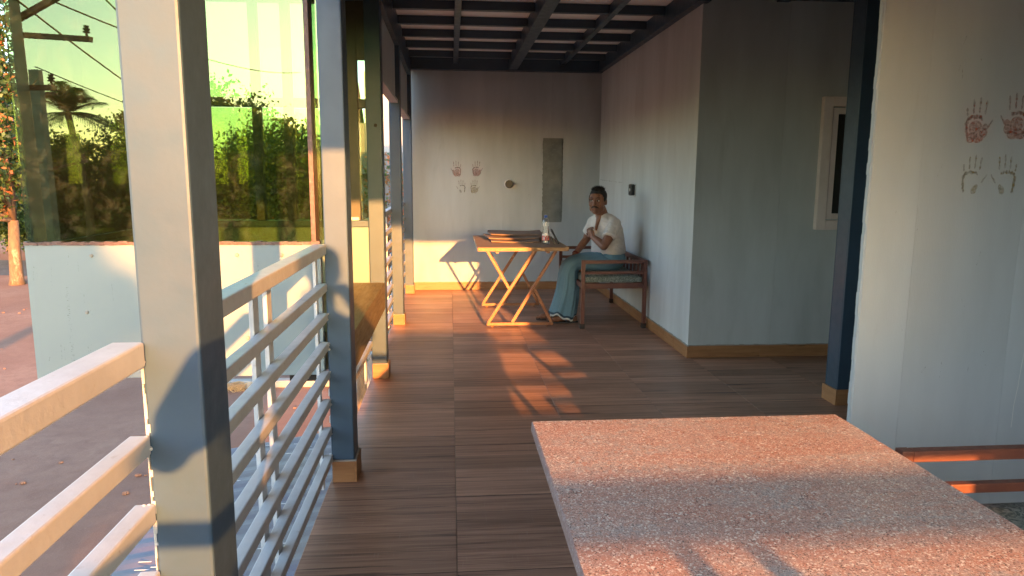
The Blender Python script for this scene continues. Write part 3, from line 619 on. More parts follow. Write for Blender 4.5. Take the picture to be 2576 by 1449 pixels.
# stack of warped boards
def sheet(x0, x1, y0, y1, z, lift, lab, mats='cardboard', th=.011, seed=0):
    r = random.Random(seed); b = B(); nx, ny = 16, 10
    def H(u, v): return z + lift * ((u - .5) ** 2 * 4 * .6 + (v - .4) * .25) + .004 * math.sin(u * 7 + seed) * math.sin(v * 5)
    def P(u, v): return (x0 + (x1 - x0) * u + .02 * math.sin(v * 3 + seed), y0 + (y1 - y0) * v + .025 * math.sin(u * 4 + seed * 2))
    for s_ in (0, 1):
        for i in range(nx + 1):
            for j in range(ny + 1): u, v = i / nx, j / ny; px, py = P(u, v); b.v.append((px, py, H(u, v) + th * s_))
    q = (nx + 1) * (ny + 1); st = ny + 1
    for i in range(nx):
        for j in range(ny): a = i * st + j; b.f += [(a, a + 1, a + st + 1, a + st), (q + a, q + a + st, q + a + st + 1, q + a + 1)]
    for j in range(ny): b.f += [(j, q + j, q + j + 1, j + 1), (nx * st + j, nx * st + j + 1, q + nx * st + j + 1, q + nx * st + j)]
    for i in range(nx): a = i * st; c_ = a + ny; b.f += [(a, a + st, q + a + st, q + a), (c_, q + c_, q + c_ + st, c_ + st)]
    b.m = [0] * len(b.f); o = b.obj('board', mats, None, .001); return tag(o, lab, 'board', 'boards stacked on the table')
sheet(.40, .90, 7.24, 7.90, .7885, .010, 'lowest thin brown board in the stack on the table', seed=1)
sheet(.38, .93, 7.42, 7.98, .808, .014, 'middle warped brown board in the stack on the table', seed=2)
sheet(.43, 1.03, 7.60, 8.12, .832, .016, 'topmost frayed brown board in the stack on the table', seed=3)
# water bottle
bt = thing('water_bottle', 'clear plastic water bottle with blue cap and red label', 'bottle', (.955, 7.08, .7875)); c0 = (.955, 7.08, .7875)
prof = [(.001, .004), (.024, .002), (.034, .001), (.037, .008)] + [(.0365, .04), (.0365, .105)] + [(.0365 - .0018 * (k % 2), .11 + .009 * k) for k in range(4)]
prof += [(.0335 - .0015 * (k % 2), .15 + .008 * k) for k in range(6)] + [(.0355 - .0012 * (k % 2), .20 + .007 * k) for k in range(4)] + [(.034, .232), (.027, .250), (.0165, .264), (.0135, .268), (.0135, .275)]
B().lathe(prof, 28).obj('body', 'bottle_plastic', bt, 0, True, c0)
B().lathe([(.0372, .040), (.0374, .042), (.0374, .104), (.0372, .106)], 28).obj('label_band', 'label_print', bt, 0, True, c0)
B().lathe([(.0, .006), (.0335, .006), (.0345, .012), (.0345, .088), (.0, .088)], 24).obj('water', 'clear_glass', bt, 0, True, c0)
b = B().lathe([(.0155, .268), (.0158, .270), (.0158, .290), (.0150, .292), (.0, .292)], 20); b.obj('cap', 'blue_cap', bt, 0, False, c0)
ph = thing('phone', 'dark phone propped up on the table behind the bottle', 'phone', (1.09, 7.14, .788))
Mph = Matrix.Translation((1.098, 7.14, .789)) @ Matrix.Rotation(-.47, 4, 'Y')
b = B().box(-.010, 0, -.042, .042, 0, .168, M=Mph); b.obj('case', 'black_plastic', ph, .003)
b = B().box(.0003, .0012, -.038, .038, .006, .162, M=Mph); b.obj('screen', 'screen', ph)
b = B().box(-.0135, -.0105, -.012, .02, .10, .15, M=Mph); b.obj('camera_bump', 'black_plastic', ph, .001)
b = B().bar((1.052, 7.14, .79), (1.020, 7.14, .86), .012, .03).obj('kickstand', 'black_plastic', ph)

# ------------------------------------------------------------------ near granite table
gt_ = thing('granite_table', 'speckled pink granite table top in the foreground', 'table', (.69, .9, 0))
b = B(); GX0, GX1, GY0, GY1, GT, TH = .229, 1.157, -.45, 1.965, .75, .030
n = 120; edge = []
def rim(a, c_, n):
    return [tuple(a[k] + (c_[k] - a[k]) * i / n for k in (0, 1)) for i in range(n)]
loop = rim((GX0, GY0), (GX1, GY0), 40) + rim((GX1, GY0), (GX1, GY1), 140) + rim((GX1, GY1), (GX0, GY1), 60) + rim((GX0, GY1), (GX0, GY0), 140); L_ = len(loop); cxy = Vector(((GX0 + GX1) / 2, (GY0 + GY1) / 2))
def ins(p, d): return (p[0] + (d if p[0] < cxy.x else -d) * (abs(abs(p[0] - cxy.x) - (GX1 - GX0) / 2) < 1e-6), p[1] + (d if p[1] < cxy.y else -d) * (abs(abs(p[1] - cxy.y) - (GY1 - GY0) / 2) < 1e-6))
rows = [(GT, lambda: .0045 + random.uniform(-.001, .0012)), (GT - .004, lambda: random.uniform(0, .0015)), (GT - .013, lambda: random.uniform(0, .002)), (GT - .022, lambda: random.uniform(0, .002)), (GT - TH, lambda: .001)]
for z, fn in rows:
    for p_ in loop: x, y = ins(p_, fn()); b.v.append((x, y, z))
b.f.append(tuple(range(L_))); b.m.append(0); b.f.append(tuple(reversed(range(4 * L_, 5 * L_)))); b.m.append(1)
for k in range(4):
    for i in range(L_): b.f.append((k * L_ + i, (k + 1) * L_ + i, (k + 1) * L_ + (i + 1) % L_, k * L_ + (i + 1) % L_)); b.m.append(1)
b.obj('table_top', ['granite', 'granite_edge'], gt_)
for y in (-.2, 1.55):
    for x in (.42, .97): box('leg', 'rust_frame', gt_, x - .02, x + .02, y - .02, y + .02, .003, .718, .003)
    box('cross_bar', 'rust_frame', gt_, .4405, .9495, y - .018, y + .018, .682, .717, .003)
box('long_bar', 'rust_frame', gt_, .68, .71, -.18, 1.53, .684, .716, .003)

# ------------------------------------------------------------------ people
def rem(o, vox, it=4, fac=.5):
    r = o.modifiers.new('remesh', 'REMESH'); r.mode = 'VOXEL'; r.voxel_size = vox; r.use_smooth_shade = True
    s = o.modifiers.new('smooth', 'SMOOTH'); s.factor = fac; s.iterations = it
def chain(b, pts, mi=0):
    for (p, r), (q, s) in zip(pts[:-1], pts[1:]): b.cap(p, r, q, s, mi)
def frame3(fwd, up=(0, 0, 1)):
    f = Vector(fwd).normalized(); u = Vector(up); r = f.cross(u).normalized(); u = r.cross(f); return Matrix(((r.x, f.x, u.x), (r.y, f.y, u.y), (r.z, f.z, u.z)))   # columns: right, forward, up
def hand(b, wrist, d, palm_n, thumb_side, curl, s=1.0):
    """five separate fingers on a palm; d = finger direction, palm_n = out of the palm"""
    w = Vector(wrist); d = Vector(d).normalized(); pn = Vector(palm_n); pn = (pn - d * pn.dot(d)).normalized(); sd = d.cross(pn) * thumb_side
    M = Matrix(((sd.x, d.x, pn.x), (sd.y, d.y, pn.y), (sd.z, d.z, pn.z)))
    b.sph(w + d * .045 * s, (.038 * s, .048 * s, .016 * s), M); b.sph(w + d * .065 * s, (.040 * s, .026 * s, .013 * s), M)
    for k, (off, L) in enumerate(((.028, .072), (.0095, .080), (-.0095, .075), (-.028, .058))):
        p = w + d * .085 * s + sd * off * s; a = curl * (1 + .08 * k); r = .0088 * s; q0 = p - d * .02 * s
        for seg_ in range(3):
            ln = L * s * (.45, .32, .23)[seg_]; dd = d * math.cos(a) + pn * math.sin(a); q = p + dd * ln; b.cap(p, r, q, r * .92); p = q; r *= .92; a += curl * .9
        b.cap(q0, .009 * s, w + d * .085 * s + sd * off * s, .009 * s)
    p = w + d * .025 * s + sd * .030 * s; q = p + (d * .6 + sd * .6 + pn * .35).normalized() * .038 * s; b.cap(p, .0125 * s, q, .0105 * s); b.cap(q, .0105 * s, q + (d * .85 + sd * .05 + pn * .45).normalized() * .032 * s, .0085 * s)

def head(b, c, fwd, s=1.0):
    M = frame3(fwd); c = Vector(c)
    def P(x, y, z): return c + M @ Vector((x * s, y * s, z * s))
    def e(p, r): b.sph(P(*p), tuple(k * s for k in r), M, 18, 12)
    e((0, -.012, .038), (.076, .092, .082)); e((0, .004, .0), (.070, .084, .085)); e((0, .022, -.045), (.060, .066, .066)); e((0, .058, -.088), (.030, .026, .022)); e((0, .034, -.082), (.046, .044, .028))
    for x in (-1, 1):
        e((x * .036, .060, -.022), (.026, .024, .026)); e((x * .030, .074, .033), (.030, .014, .011)); e((x * .052, .020, -.058), (.016, .035, .030))
        e((x * .0775, -.012, .0), (.009, .020, .032)); e((x * .071, -.004, -.01), (.010, .012, .02)); e((x * .0125, .094, -.026), (.0095, .011, .0085))
    e((0, .070, .042), (.05, .016, .03)); b.cap(P(0, .080, .022), .0085 * s, P(0, .102, -.020), .0125 * s)
    e((0, .084, -.053), (.021, .011, .0065)); e((0, .081, -.063), (.018, .011, .007)); e((0, .075, -.045), (.032, .016, .016))
    return M, P
man = thing('person', 'man in white tee shirt and blue lungi sitting on the bench', 'person', (1.45, 7.12, 0))
bd = B(); HC = (1.478, 7.085, 1.214); HF = (-.50, -.86, -.03)
HM, HP = head(bd, HC, HF, 1.10)
chain(bd, [((1.535, 7.125, 1.03), .075), ((1.530, 7.112, 1.085), .064), ((1.500, 7.095, 1.15), .062)])
tn = Vector((-.80, -.60, 0)); ts = Vector((.60, -.80, 0)); TM = Matrix(((ts.x, tn.x, 0), (ts.y, tn.y, 0), (0, 0, 1)))
bd.sph((1.575, 7.12, .95), (.155, .095, .15), TM); bd.sph((1.61, 7.13, .75), (.145, .105, .17), TM); bd.sph((1.63, 7.13, .62), (.15, .13, .10))
# v of bare chest at the neckline
for k in range(18):
    f_ = k / 17; cpt = Vector((1.545, 7.115, 1.075)) + tn * (.050 + .052 * f_ ** .8) + Vector((0, 0, -.125 * f_)); bd.sph(cpt, (.036 * (1 - f_) + .004, .024, .026), TM, 10, 7)
SHL, SHR = (1.640, 6.995, .998), (1.466, 7.230, .998)
ELL, WRL = (1.508, 6.885, .785), (1.428, 7.02, .862)
ELR, WRR = (1.420, 7.335, .815), (1.272, 7.195, .660)
chain(bd, [(SHL, .058), ((1.585, 6.925, .90), .052), (ELL, .043)]); chain(bd, [(ELL, .043), ((1.480, 6.935, .815), .041), (WRL, .029)])
chain(bd, [(SHR, .055), (ELR, .042), ((1.36, 7.28, .755), .038), (WRR, .027)])
hand(bd, (1.428, 7.02, .862), (-.35, .35, .75), (.6, .75, -.1), 1, .75, .98)
hand(bd, (1.272, 7.195, .660), (-.85, -.25, -.42), (-.25, .05, -.95), 1, .55, .98)
for s_, ya, yk, yf in ((0, 7.04, 6.99, 6.965), (1, 7.22, 7.20, 7.13)):
    kx = 1.215 - .02 * s_; ax = 1.215 - .10 * s_
    chain(bd, [((1.60, ya, .60), .085), ((1.40, (ya + yk) / 2, .595), .075), ((kx, yk, .565), .055), ((kx - .025, yk, .40), .048), ((ax - .02, yf, .13), .034), ((ax, yf, .075), .034)])
    hx = ax + .03; tx = hx - .255
    chain(bd, [((hx, yf, .045), .030), ((hx - .10, yf, .055), .034), ((tx + .045, yf - .012, .036), .030)]); bd.sph((tx + .06, yf - .008, .036), (.05, .042, .02))
    for k in range(5): yy_ = yf - .036 + .018 * k + (.0 if s_ else 0); Lk = (.052, .046, .042, .036, .028)[k if s_ == 0 else 4 - k] - (.0); Lk = (.030, .036, .042, .046, .050)[k] if s_ == 0 else (.050, .046, .042, .036, .030)[k]; bd.cap((tx + .03, yy_, .036), .0115, (tx + .03 - Lk, yy_, .031), .0095)
body = bd.obj('body', 'skin', man); rem(body, .0046, 3)
# face details
for x in (-1, 1):
    B().sph(HP(x * .031, .0745, .0135), tuple(Vector((.0165, .013, .0082))), HM).obj('eye', 'eye_white', man, smooth=True); B().sph(HP(x * .031 + .003, .0845, .0135), (.0068, .0035, .0068), HM).obj('iris', 'iris', man, smooth=True)
    b = B(); chain(b, [(HP(x * .013, .090, .0365), .0030), (HP(x * .032, .087, .0405), .0042), (HP(x * .056, .068, .0335), .0022)]); eb = b.obj('eyebrow', 'hair', man, smooth=True)
    b = B(); chain(b, [(HP(x * .015, .0855, .0215), .0024), (HP(x * .031, .0862, .0245), .0030), (HP(x * .046, .0765, .0195), .0024)]); b.obj('eyelid', 'hair', man, smooth=True)
b = B()
for x in (-1, 1): chain(b, [(HP(0, .0925, -.0415), .0068), (HP(x * .017, .0895, -.0425), .0076), (HP(x * .034, .0775, -.0525), .004)])
b.obj('moustache', 'hair', man, smooth=True)
b = B(); chain(b, [(HP(-.018, .085, -.0585), .0035), (HP(0, .0925, -.0565), .0042), (HP(.018, .085, -.0585), .0035)]); b.obj('lips', 'lip', man, smooth=True)
# hair: cap plus short spikes
b = B(); b.sph(HP(0, -.020, .052), (.0885, .098, .085), HM, 20, 12); b.sph(HP(0, -.052, .010), (.072, .054, .076), HM); b.sph(HP(0, .022, .088), (.066, .054, .036), HM)
for x in (-1, 1): b.sph(HP(x * .070, -.004, .035), (.0135, .037, .037), HM); b.cap(HP(x * .074, .016, .03), .007, HP(x * .073, .018, .005), .004)
r_ = random.Random(3)
for k in range(260):
    th = r_.uniform(0, 2 * math.pi); u = r_.uniform(.0, 1.0) ** .6 * .9; px, py = .066 * u * math.cos(th), -.012 + .085 * u * math.sin(th); pz = .052 + .078 * math.sqrt(max(.04, 1 - (px / .082) ** 2 - ((py + .02) / .095) ** 2)) - .008
    d_ = Vector((px * 3 + r_.uniform(-.25, .25), py * 2 + .25 + r_.uniform(-.3, .3), 1)).normalized() * r_.uniform(.014, .034); b.tube([HP(px, py, pz), HP(px + d_.x, py + d_.y, pz + d_.z)], [.0032, .0006], 4)
hr = b.obj('hair', 'hair', man, smooth=True)
# tee shirt
sh = B()
prof_ = [(.688, 1.610, 7.128, .170, .146), (.70, 1.611, 7.128, .179, .154), (.74, 1.612, 7.128, .178, .152), (.80, 1.608, 7.128, .174, .145), (.87, 1.600, 7.126, .176, .136), (.94, 1.588, 7.122, .180, .124), (1.0, 1.570, 7.12, .172, .108), (1.04, 1.556, 7.118, .140, .088), (1.078, 1.547, 7.117, .084, .068), (1.100, 1.545, 7.116, .066, .062)]
for z, x, y, a_, b_ in prof_:
    for k in range(40):
        th = 2 * math.pi * k / 40; ct, st_ = math.cos(th), math.sin(th); q_ = (abs(ct) ** 2.3 + abs(st_) ** 2.3) ** (-1 / 2.3); p_ = Vector((x, y, z)) + ts * (a_ * ct * q_) + tn * (b_ * st_ * q_); sh.v.append(tuple(p_))
for i_ in range(len(prof_) - 1):
    for k in range(40): sh.f.append((i_ * 40 + k, i_ * 40 + (k + 1) % 40, (i_ + 1) * 40 + (k + 1) % 40, (i_ + 1) * 40 + k)); sh.m.append(0)
sh.f += [tuple(reversed(range(40))), tuple(range(40 * (len(prof_) - 1), 40 * len(prof_)))]; sh.m += [0, 0]
def sleeve(p, r0, q, r1):
    d = (Vector(q) - Vector(p)).normalized(); sh.sph(p, r0); sh.tube([p, q, Vector(q) + d * .004], [r0, r1, r1 * .96], 20)
sleeve(SHL, .064, (1.562, 6.912, .868), .068); sleeve(SHR, .062, (1.436, 7.29, .885), .066); chain(sh, [((1.60, 7.06, 1.045), .052), (SHL, .064)]); chain(sh, [((1.50, 7.19, 1.045), .050), (SHR, .06)])
sho = sh.obj('t_shirt', 'shirt', man); rem(sho, .006, 4)
tx_ = bpy.data.textures.new('shirt_folds', 'CLOUDS'); tx_.noise_scale = .055; tx_.noise_depth = 3
emp = bpy.data.textures.new('fold_waves', 'WOOD'); emp.wood_type = 'BANDNOISE'; emp.noise_scale = .13; emp.turbulence = 5
dm = sho.modifiers.new('folds', 'DISPLACE'); dm.texture = tx_; dm.strength = .013; dm.mid_level = .5; dm.texture_coords = 'LOCAL'
dm = sho.modifiers.new('waves', 'DISPLACE'); dm.texture = emp; dm.strength = .003; dm.mid_level = .5; dm.texture_coords = 'LOCAL'
# hem ring of the sleeve and a finger ring, wrist thread
b = B()
for k in range(28): th = 2 * math.pi * k / 28
wr_ = Vector(WRR); dw = (Vector(WRR) - Vector((1.36, 7.28, .755))).normalized(); a1 = dw.cross(Vector((0, 0, 1))).normalized(); a2 = dw.cross(a1)
for off in (0, .012): 
    pts = [wr_ - dw * (.02 + off) + (a1 * math.cos(2 * math.pi * k / 20) + a2 * math.sin(2 * math.pi * k / 20)) * .033 for k in range(21)]; b.tube(pts, .0045, 6)
b.obj('wrist_thread', 'red_thread', man, smooth=True)
# lungi: one lofted cloth tube from waist over the knees to the hem
secs = [  # centre, path direction, half width sideways, half height across
    ((1.615, 7.128, .730), (0, 0, -1), .145, .135), ((1.618, 7.128, .690), (.02, 0, -1), .165, .152), ((1.628, 7.122, .640), (-.25, 0, -1), .186, .160), ((1.580, 7.115, .612), (-.75, 0, -.55), .192, .130),
    ((1.46, 7.105, .604), (-1, 0, -.05), .194, .094), ((1.34, 7.098, .600), (-1, 0, -.03), .190, .088), ((1.255, 7.094, .588), (-.95, 0, -.35), .185, .083), ((1.205, 7.09, .550), (-.55, 0, -.85), .180, .080),
    ((1.192, 7.085, .48), (-.10, 0, -1), .172, .096), ((1.190, 7.08, .38), (-.12, 0, -1), .170, .108), ((1.178, 7.072, .27), (-.14, 0, -1), .172, .116), ((1.155, 7.062, .16), (-.18, 0, -1), .176, .124), ((1.130, 7.052, .060), (-.1, 0, -1), .186, .128)]
def interp(u):
    x = u * (len(secs) - 1); i = min(int(x), len(secs) - 2); f_ = x - i
    def cr(k):
        def g(j): return np.array(secs[max(0, min(len(secs) - 1, j))][k], float)
        p0, p1, p2, p3 = g(i - 1), g(i), g(i + 1), g(i + 2); return .5 * (2 * p1 + (p2 - p0) * f_ + (2 * p0 - 5 * p1 + 4 * p2 - p3) * f_ ** 2 + (3 * p1 - p0 - 3 * p2 + p3) * f_ ** 3)
    return cr(0), cr(1), float(cr(2)), float(cr(3))
b = B(); NR, NS = 90, 110; uvs = []
for i in range(NR + 1):
    u = i / NR; c_, d_, hw, hh = interp(u); d_ = Vector(d_).normalized(); side = Vector((0, 1, 0)); nrm = side.cross(d_).normalized()
    g = max(0, (u - .55) / .45); amp = .003 + .013 * g; wst = max(0, 1 - u / .2)
    for j in range(NS):
        th = 2 * math.pi * j / NS; ct, st_ = math.cos(th), math.sin(th)
        fold = amp * (math.sin(9 * th + 3.0 * u) * .5 + math.sin(5 * th - 4 * u + 1) * .6 + .35 * math.sin(17 * th + 6 * u)) + .006 * math.sin(14 * th + 20 * u) * wst + .007 * math.sin(26 * u + 3 * th) * math.exp(-((u - .35) / .22) ** 2)
        sq = (abs(ct) ** 2.6 + abs(st_) ** 2.6) ** (-1 / 2.6); rr_ = 1.0 if u < .15 else (1 - .75 * min(1, (u - .15) / .2)) + .75 * min(1, (u - .15) / .2) * sq
        pt = Vector(c_) + side * (hw * ct * rr_ + fold * ct) + nrm * (hh * st_ * rr_ + fold * st_)
        if u > .85: pt.z += .018 * math.sin(3 * th + .5) * (u - .85) / .15 + .012 * math.sin(8 * th) * (u - .85) / .15
        b.v.append(tuple(pt))
for i in range(NR):
    for j in range(NS):
        b.f.append((i * NS + j, (i + 1) * NS + j, (i + 1) * NS + (j + 1) % NS, i * NS + (j + 1) % NS)); b.m.append(0); uvs += [(j / NS, i / NR), (j / NS, (i + 1) / NR), ((j + 1) / NS, (i + 1) / NR), ((j + 1) / NS, i / NR)]
lg = b.obj('lungi', 'lungi', man, smooth=True); ul = lg.data.uv_layers.new(name='uv'); ul.data.foreach_set('uv', [k for p_ in uvs for k in p_])
sm = lg.modifiers.new('cloth', 'SOLIDIFY'); sm.thickness = .0025
for s_, yf, ax in ((0, 6.965, 1.215), (1, 7.13, 1.115)):
    hx = ax + .055; b = B(); pts = []
    for k in range(28): th = 2 * math.pi * k / 28; wv = .042 + .006 * math.cos(th); pts.append((hx - .145 - .155 * math.cos(th), yf - .004 + wv * math.sin(th)))
    for z in (.002, .017): b.v += [(x, y, z) for x, y in pts]
    b.f = [tuple(reversed(range(28))), tuple(range(28, 56))] + [(i, (i + 1) % 28, (i + 1) % 28 + 28, i + 28) for i in range(28)]; b.m = [0] * 30
    sd = b.obj('sandal', 'sandal_sole', man); b = B()
    for yo in (-.043, .043): b.tube([(hx - .11, yf + yo, .02), (hx - .155, yf + yo * .9, .075), (hx - .195, yf + yo * .4, .083), (hx - .228, yf + .004, .052)], [.007, .008, .007, .004], 8)
    b.obj('strap', 'sandal_strap', sd, smooth=True)
b = B(); chain(b, [((1.39, 7.025, .935), .0), ((1.39, 7.025, .935), .0)]) if False else None
rp = B().tube([Vector((1.402, 7.032, .932)) + Vector((math.cos(a) * .0105, math.sin(a) * .0105, .003 * math.sin(a))) for a in [2 * math.pi * k / 16 for k in range(17)]], .0026, 6); rp.obj('finger_ring', 'gold', man, smooth=True)

# person holding up the camera, standing behind the lens (shadow and reflection only)
pm = thing('person', 'person standing at the viewpoint with both arms raised to hold a camera', 'person', (.03, -.42, 0))
b = B(); head(b, (.03, -.34, 1.60), (0, 1, -.15)); chain(b, [((.03, -.40, 1.36), .07), ((.03, -.37, 1.46), .058), ((.03, -.35, 1.53), .055)]); b.sph((.03, -.42, 1.22), (.165, .10, .20)); b.sph((.03, -.42, .98), (.15, .10, .16))
for x in (-1, 1):
    chain(b, [((.03 + x * .17, -.41, 1.36), .055), ((.03 + x * .29, -.33, 1.20), .043), ((.03 + x * .12, -.14, 1.40), .028)]); hand(b, (.03 + x * .12, -.14, 1.40), (-x * .5, .25, .7), (-x * .3, -.9, .1), x, .5)
    chain(b, [((.03 + x * .085, -.42, .92), .085), ((.03 + x * .10, -.40, .50), .058), ((.03 + x * .11, -.42, .09), .040)]); b.cap((.03 + x * .11, -.44, .04), .036, (.03 + x * .12, -.26, .034), .030)
rem(b.obj('body', 'skin', pm), .008, 3)
b = B(); b.sph((.03, -.42, 1.24), (.185, .118, .22)); b.sph((.03, -.42, 1.0), (.175, .118, .17))
for x in (-1, 1): chain(b, [((.03 + x * .17, -.41, 1.36), .07), ((.03 + x * .245, -.36, 1.26), .062)])
rem(b.obj('shirt', 'denim', pm), .01, 4)
b = B(); b.sph((.03, -.42, .90), (.17, .12, .12))
for x in (-1, 1): chain(b, [((.03 + x * .085, -.42, .90), .10), ((.03 + x * .10, -.40, .50), .075), ((.03 + x * .11, -.42, .09), .062)])
rem(b.obj('trousers', 'denim', pm), .01, 4)
B().sph((.03, -.365, 1.655), (.085, .095, .08)).obj('hair', 'hair', pm, smooth=True)

# ------------------------------------------------------------------ trees
def leaf_mesh(name, cent, size, mats, probs, droop=.3, seed=0):
    r = np.random.default_rng(seed); n = len(cent)
    a = r.normal(size=(n, 3)); a[:, 2] -= droop; a /= np.linalg.norm(a, axis=1, keepdims=True)
    u = r.normal(size=(n, 3)); u -= (u * a).sum(1, keepdims=True) * a; u /= np.linalg.norm(u, axis=1, keepdims=True)
    nn = np.cross(a, u); L = size * r.uniform(.6, 1.3, (n, 1)); W = L * r.uniform(.22, .34, (n, 1))
    v = np.stack([cent - a * L * .5, cent + u * W + nn * W * .3, cent + a * L * .5, cent - u * W + nn * W * .3], 1).reshape(-1, 3)
    me = bpy.data.meshes.new(name); me.vertices.add(4 * n); me.vertices.foreach_set('co', v.ravel().astype(np.float32))
    me.loops.add(4 * n); me.loops.foreach_set('vertex_index', np.arange(4 * n, dtype=np.int32)); me.polygons.add(n)
    me.polygons.foreach_set('loop_start', np.arange(0, 4 * n, 4, dtype=np.int32)); me.polygons.foreach_set('loop_total', np.full(n, 4, dtype=np.int32))
    for m_ in mats: me.materials.append(MAT[m_])
    me.polygons.foreach_set('material_index', r.choice(len(mats), n, p=probs).astype(np.int32)); me.update(); return me
def crown_pts(blobs, n, seed, clumps=70):
    r = np.random.default_rng(seed); vol = np.array([b_[3] * b_[4] * b_[5] for b_ in blobs]) ** .75; k = r.choice(len(blobs), clumps * len(blobs), p=vol / vol.sum())
    bl = np.array(blobs)[k]; d = r.normal(size=(len(k), 3)); d /= np.linalg.norm(d, axis=1, keepdims=True); cc = bl[:, :3] + d * bl[:, 3:] * (r.uniform(.15, 1, (len(k), 1)) ** .45)
    cr = bl[:, 3:].min(1) * r.uniform(.10, .30, len(k)); q = r.integers(0, len(k), n); return cc[q] + r.normal(size=(n, 3)) * cr[q][:, None] * np.array([.75, .75, .55])
def tree(lab, base, blobs, n, size, tr, mats=('leaf_mid', 'leaf_dark'), probs=(.6, .4), seed=0, group=None, name='tree', lean=(0, 0), bare=0):
    T = thing(name, lab, 'tree', base, group); r = random.Random(seed); b = B(); bx, by, bz = base
    top = max(q[2] for q in blobs); zc = min(q[2] - q[5] * .5 for q in blobs); fork = Vector((bx + lean[0], by + lean[1], bz + (zc - bz) * .9))
    mid = Vector((bx + lean[0] * .3 + r.uniform(-.1, .1), by + lean[1] * .3, (bz + fork.z) / 2)); b.tube([(bx, by, bz - .05), (bx, by, bz + .25), mid, fork], [tr * 1.35, tr * 1.05, tr * .9, tr * .75], 12)
    for q in blobs:
        for k in range(3):
            e = Vector((q[0] + r.uniform(-.5, .5) * q[3], q[1] + r.uniform(-.5, .5) * q[4], q[2] + r.uniform(-.2, .6) * q[5])); m1 = fork.lerp(e, .5) + Vector((r.uniform(-.2, .2), r.uniform(-.2, .2), -.12 * (e - fork).length)); b.tube([fork, m1, e], [tr * .5, tr * .28, tr * .08], 7)
            for j in range(2 + bare): f_ = m1.lerp(e, r.random()); g = f_ + Vector((r.uniform(-1, 1) * q[3] * .5, r.uniform(-1, 1) * q[4] * .5, r.uniform(-.1, .8) * q[5] * .5)); b.tube([f_, f_.lerp(g, .5) + Vector((0, 0, .05)), g], [tr * .14, tr * .09, tr * .03], 5)
    b.obj('trunk', 'bark', T, smooth=True); me = leaf_mesh('crown', crown_pts(blobs, n, seed), size, mats, probs, seed=seed); o = bpy.data.objects.new('crown', me); C.objects.link(o); attach(o, T); return T
# in front: beyond the balcony
tree('sunlit flowering tree at the left edge, beyond the glass bay', (-18.5, 31.7, GZ), [(-18.9, 31.2, 2.2, 2.0, 2.0, 2.2), (-20.2, 31.5, 5.2, 2.4, 2.2, 2.2), (-18.6, 31.0, 4.8, 1.5, 1.6, 1.8), (-20.5, 31, 1.2, 1.8, 1.8, 1.6), (-18.9, 31, 7.6, 1.8, 1.8, 1.7), (-19.2, 30.4, .2, .9, .9, .7)], 30000, .21, .25, ('leaf_mid', 'leaf_dark', 'flower'), (.62, .30, .08), 11, lean=(.1, 0))
k = 0
for lab, x, y, h, w_, ms in (('bright green tree seen through the left of the glass bay', -15.6, 38, 8.2, 3.0, 0), ('broad dark tree seen through the middle of the glass bay', -12.2, 42, 7.4, 3.4, 1), ('round sunlit tree seen through the glass bay near its second pane', -8.6, 39, 8.6, 2.9, 0), ('tree with loose crown behind the back panes of the bay', -6.2, 43, 5.2, 2.4, 1), ('tall dark tree standing far behind the flowering tree', -27, 46, 11, 4.2, 1), ('low bushy tree beyond the road behind the flowering trunk', -22.5, 42, 5.6, 3.6, 1)):
    z0 = GZ + h * .58; k += 1
    tree(lab, (x, y, GZ), [(x, y, z0, w_, w_, h * .38), (x - w_ * .6, y + .5, z0 - .9, w_ * .7, w_ * .7, h * .25), (x + w_ * .6, y - .4, z0 - .6, w_ * .7, w_ * .7, h * .27), (x + .3, y - .5, GZ + 1.6, w_ * .8, w_ * .7, 1.4)], 22000, .22, .22, (('leaf_bright', 'leaf_mid'), ('leaf_mid', 'leaf_dark'))[ms], (.55, .45), 20 + k, 'trees beyond the road')
tree('dry orange leaved tree beyond the far railing', (-1.55, 12.2, GZ), [(-1.4, 12.0, .9, .8, .7, .9), (-1.0, 12.3, 1.1, .55, .6, .7), (-1.7, 12.2, -.3, .9, .8, .8), (-1.2, 11.8, -.9, .8, .7, .7)], 7000, .065, .10, ('leaf_dry', 'flower', 'leaf_mid'), (.5, .2, .3), 41, bare=5)
# neighbouring building
bl = thing('neighbour_building', 'white speckled building with a grey band, seen between the posts', 'building', (-1.0, 16, GZ))
box('wall', 'building_white', bl, -1.72, 1.6, 15.0, 22, 1.95, 3.55); box('lower_wall', 'building_band', bl, -2.6, 1.5, 15.2, 22, GZ, 1.50); box('band', 'building_band', bl, -2.75, 1.65, 14.9, 22.1, 1.501, 1.949); box('parapet', 'building_white', bl, -2.6, -1.73, 15.3, 22, 1.95, 2.55)
for x in (-2.2, -.6): f_ = box('window', 'building_band', bl, x, x + .9, 15.12, 15.19, -1.2, .2); box('pane', 'dark_room', f_, x + .08, x + .82, 15.10, 15.118, -1.1, .1)
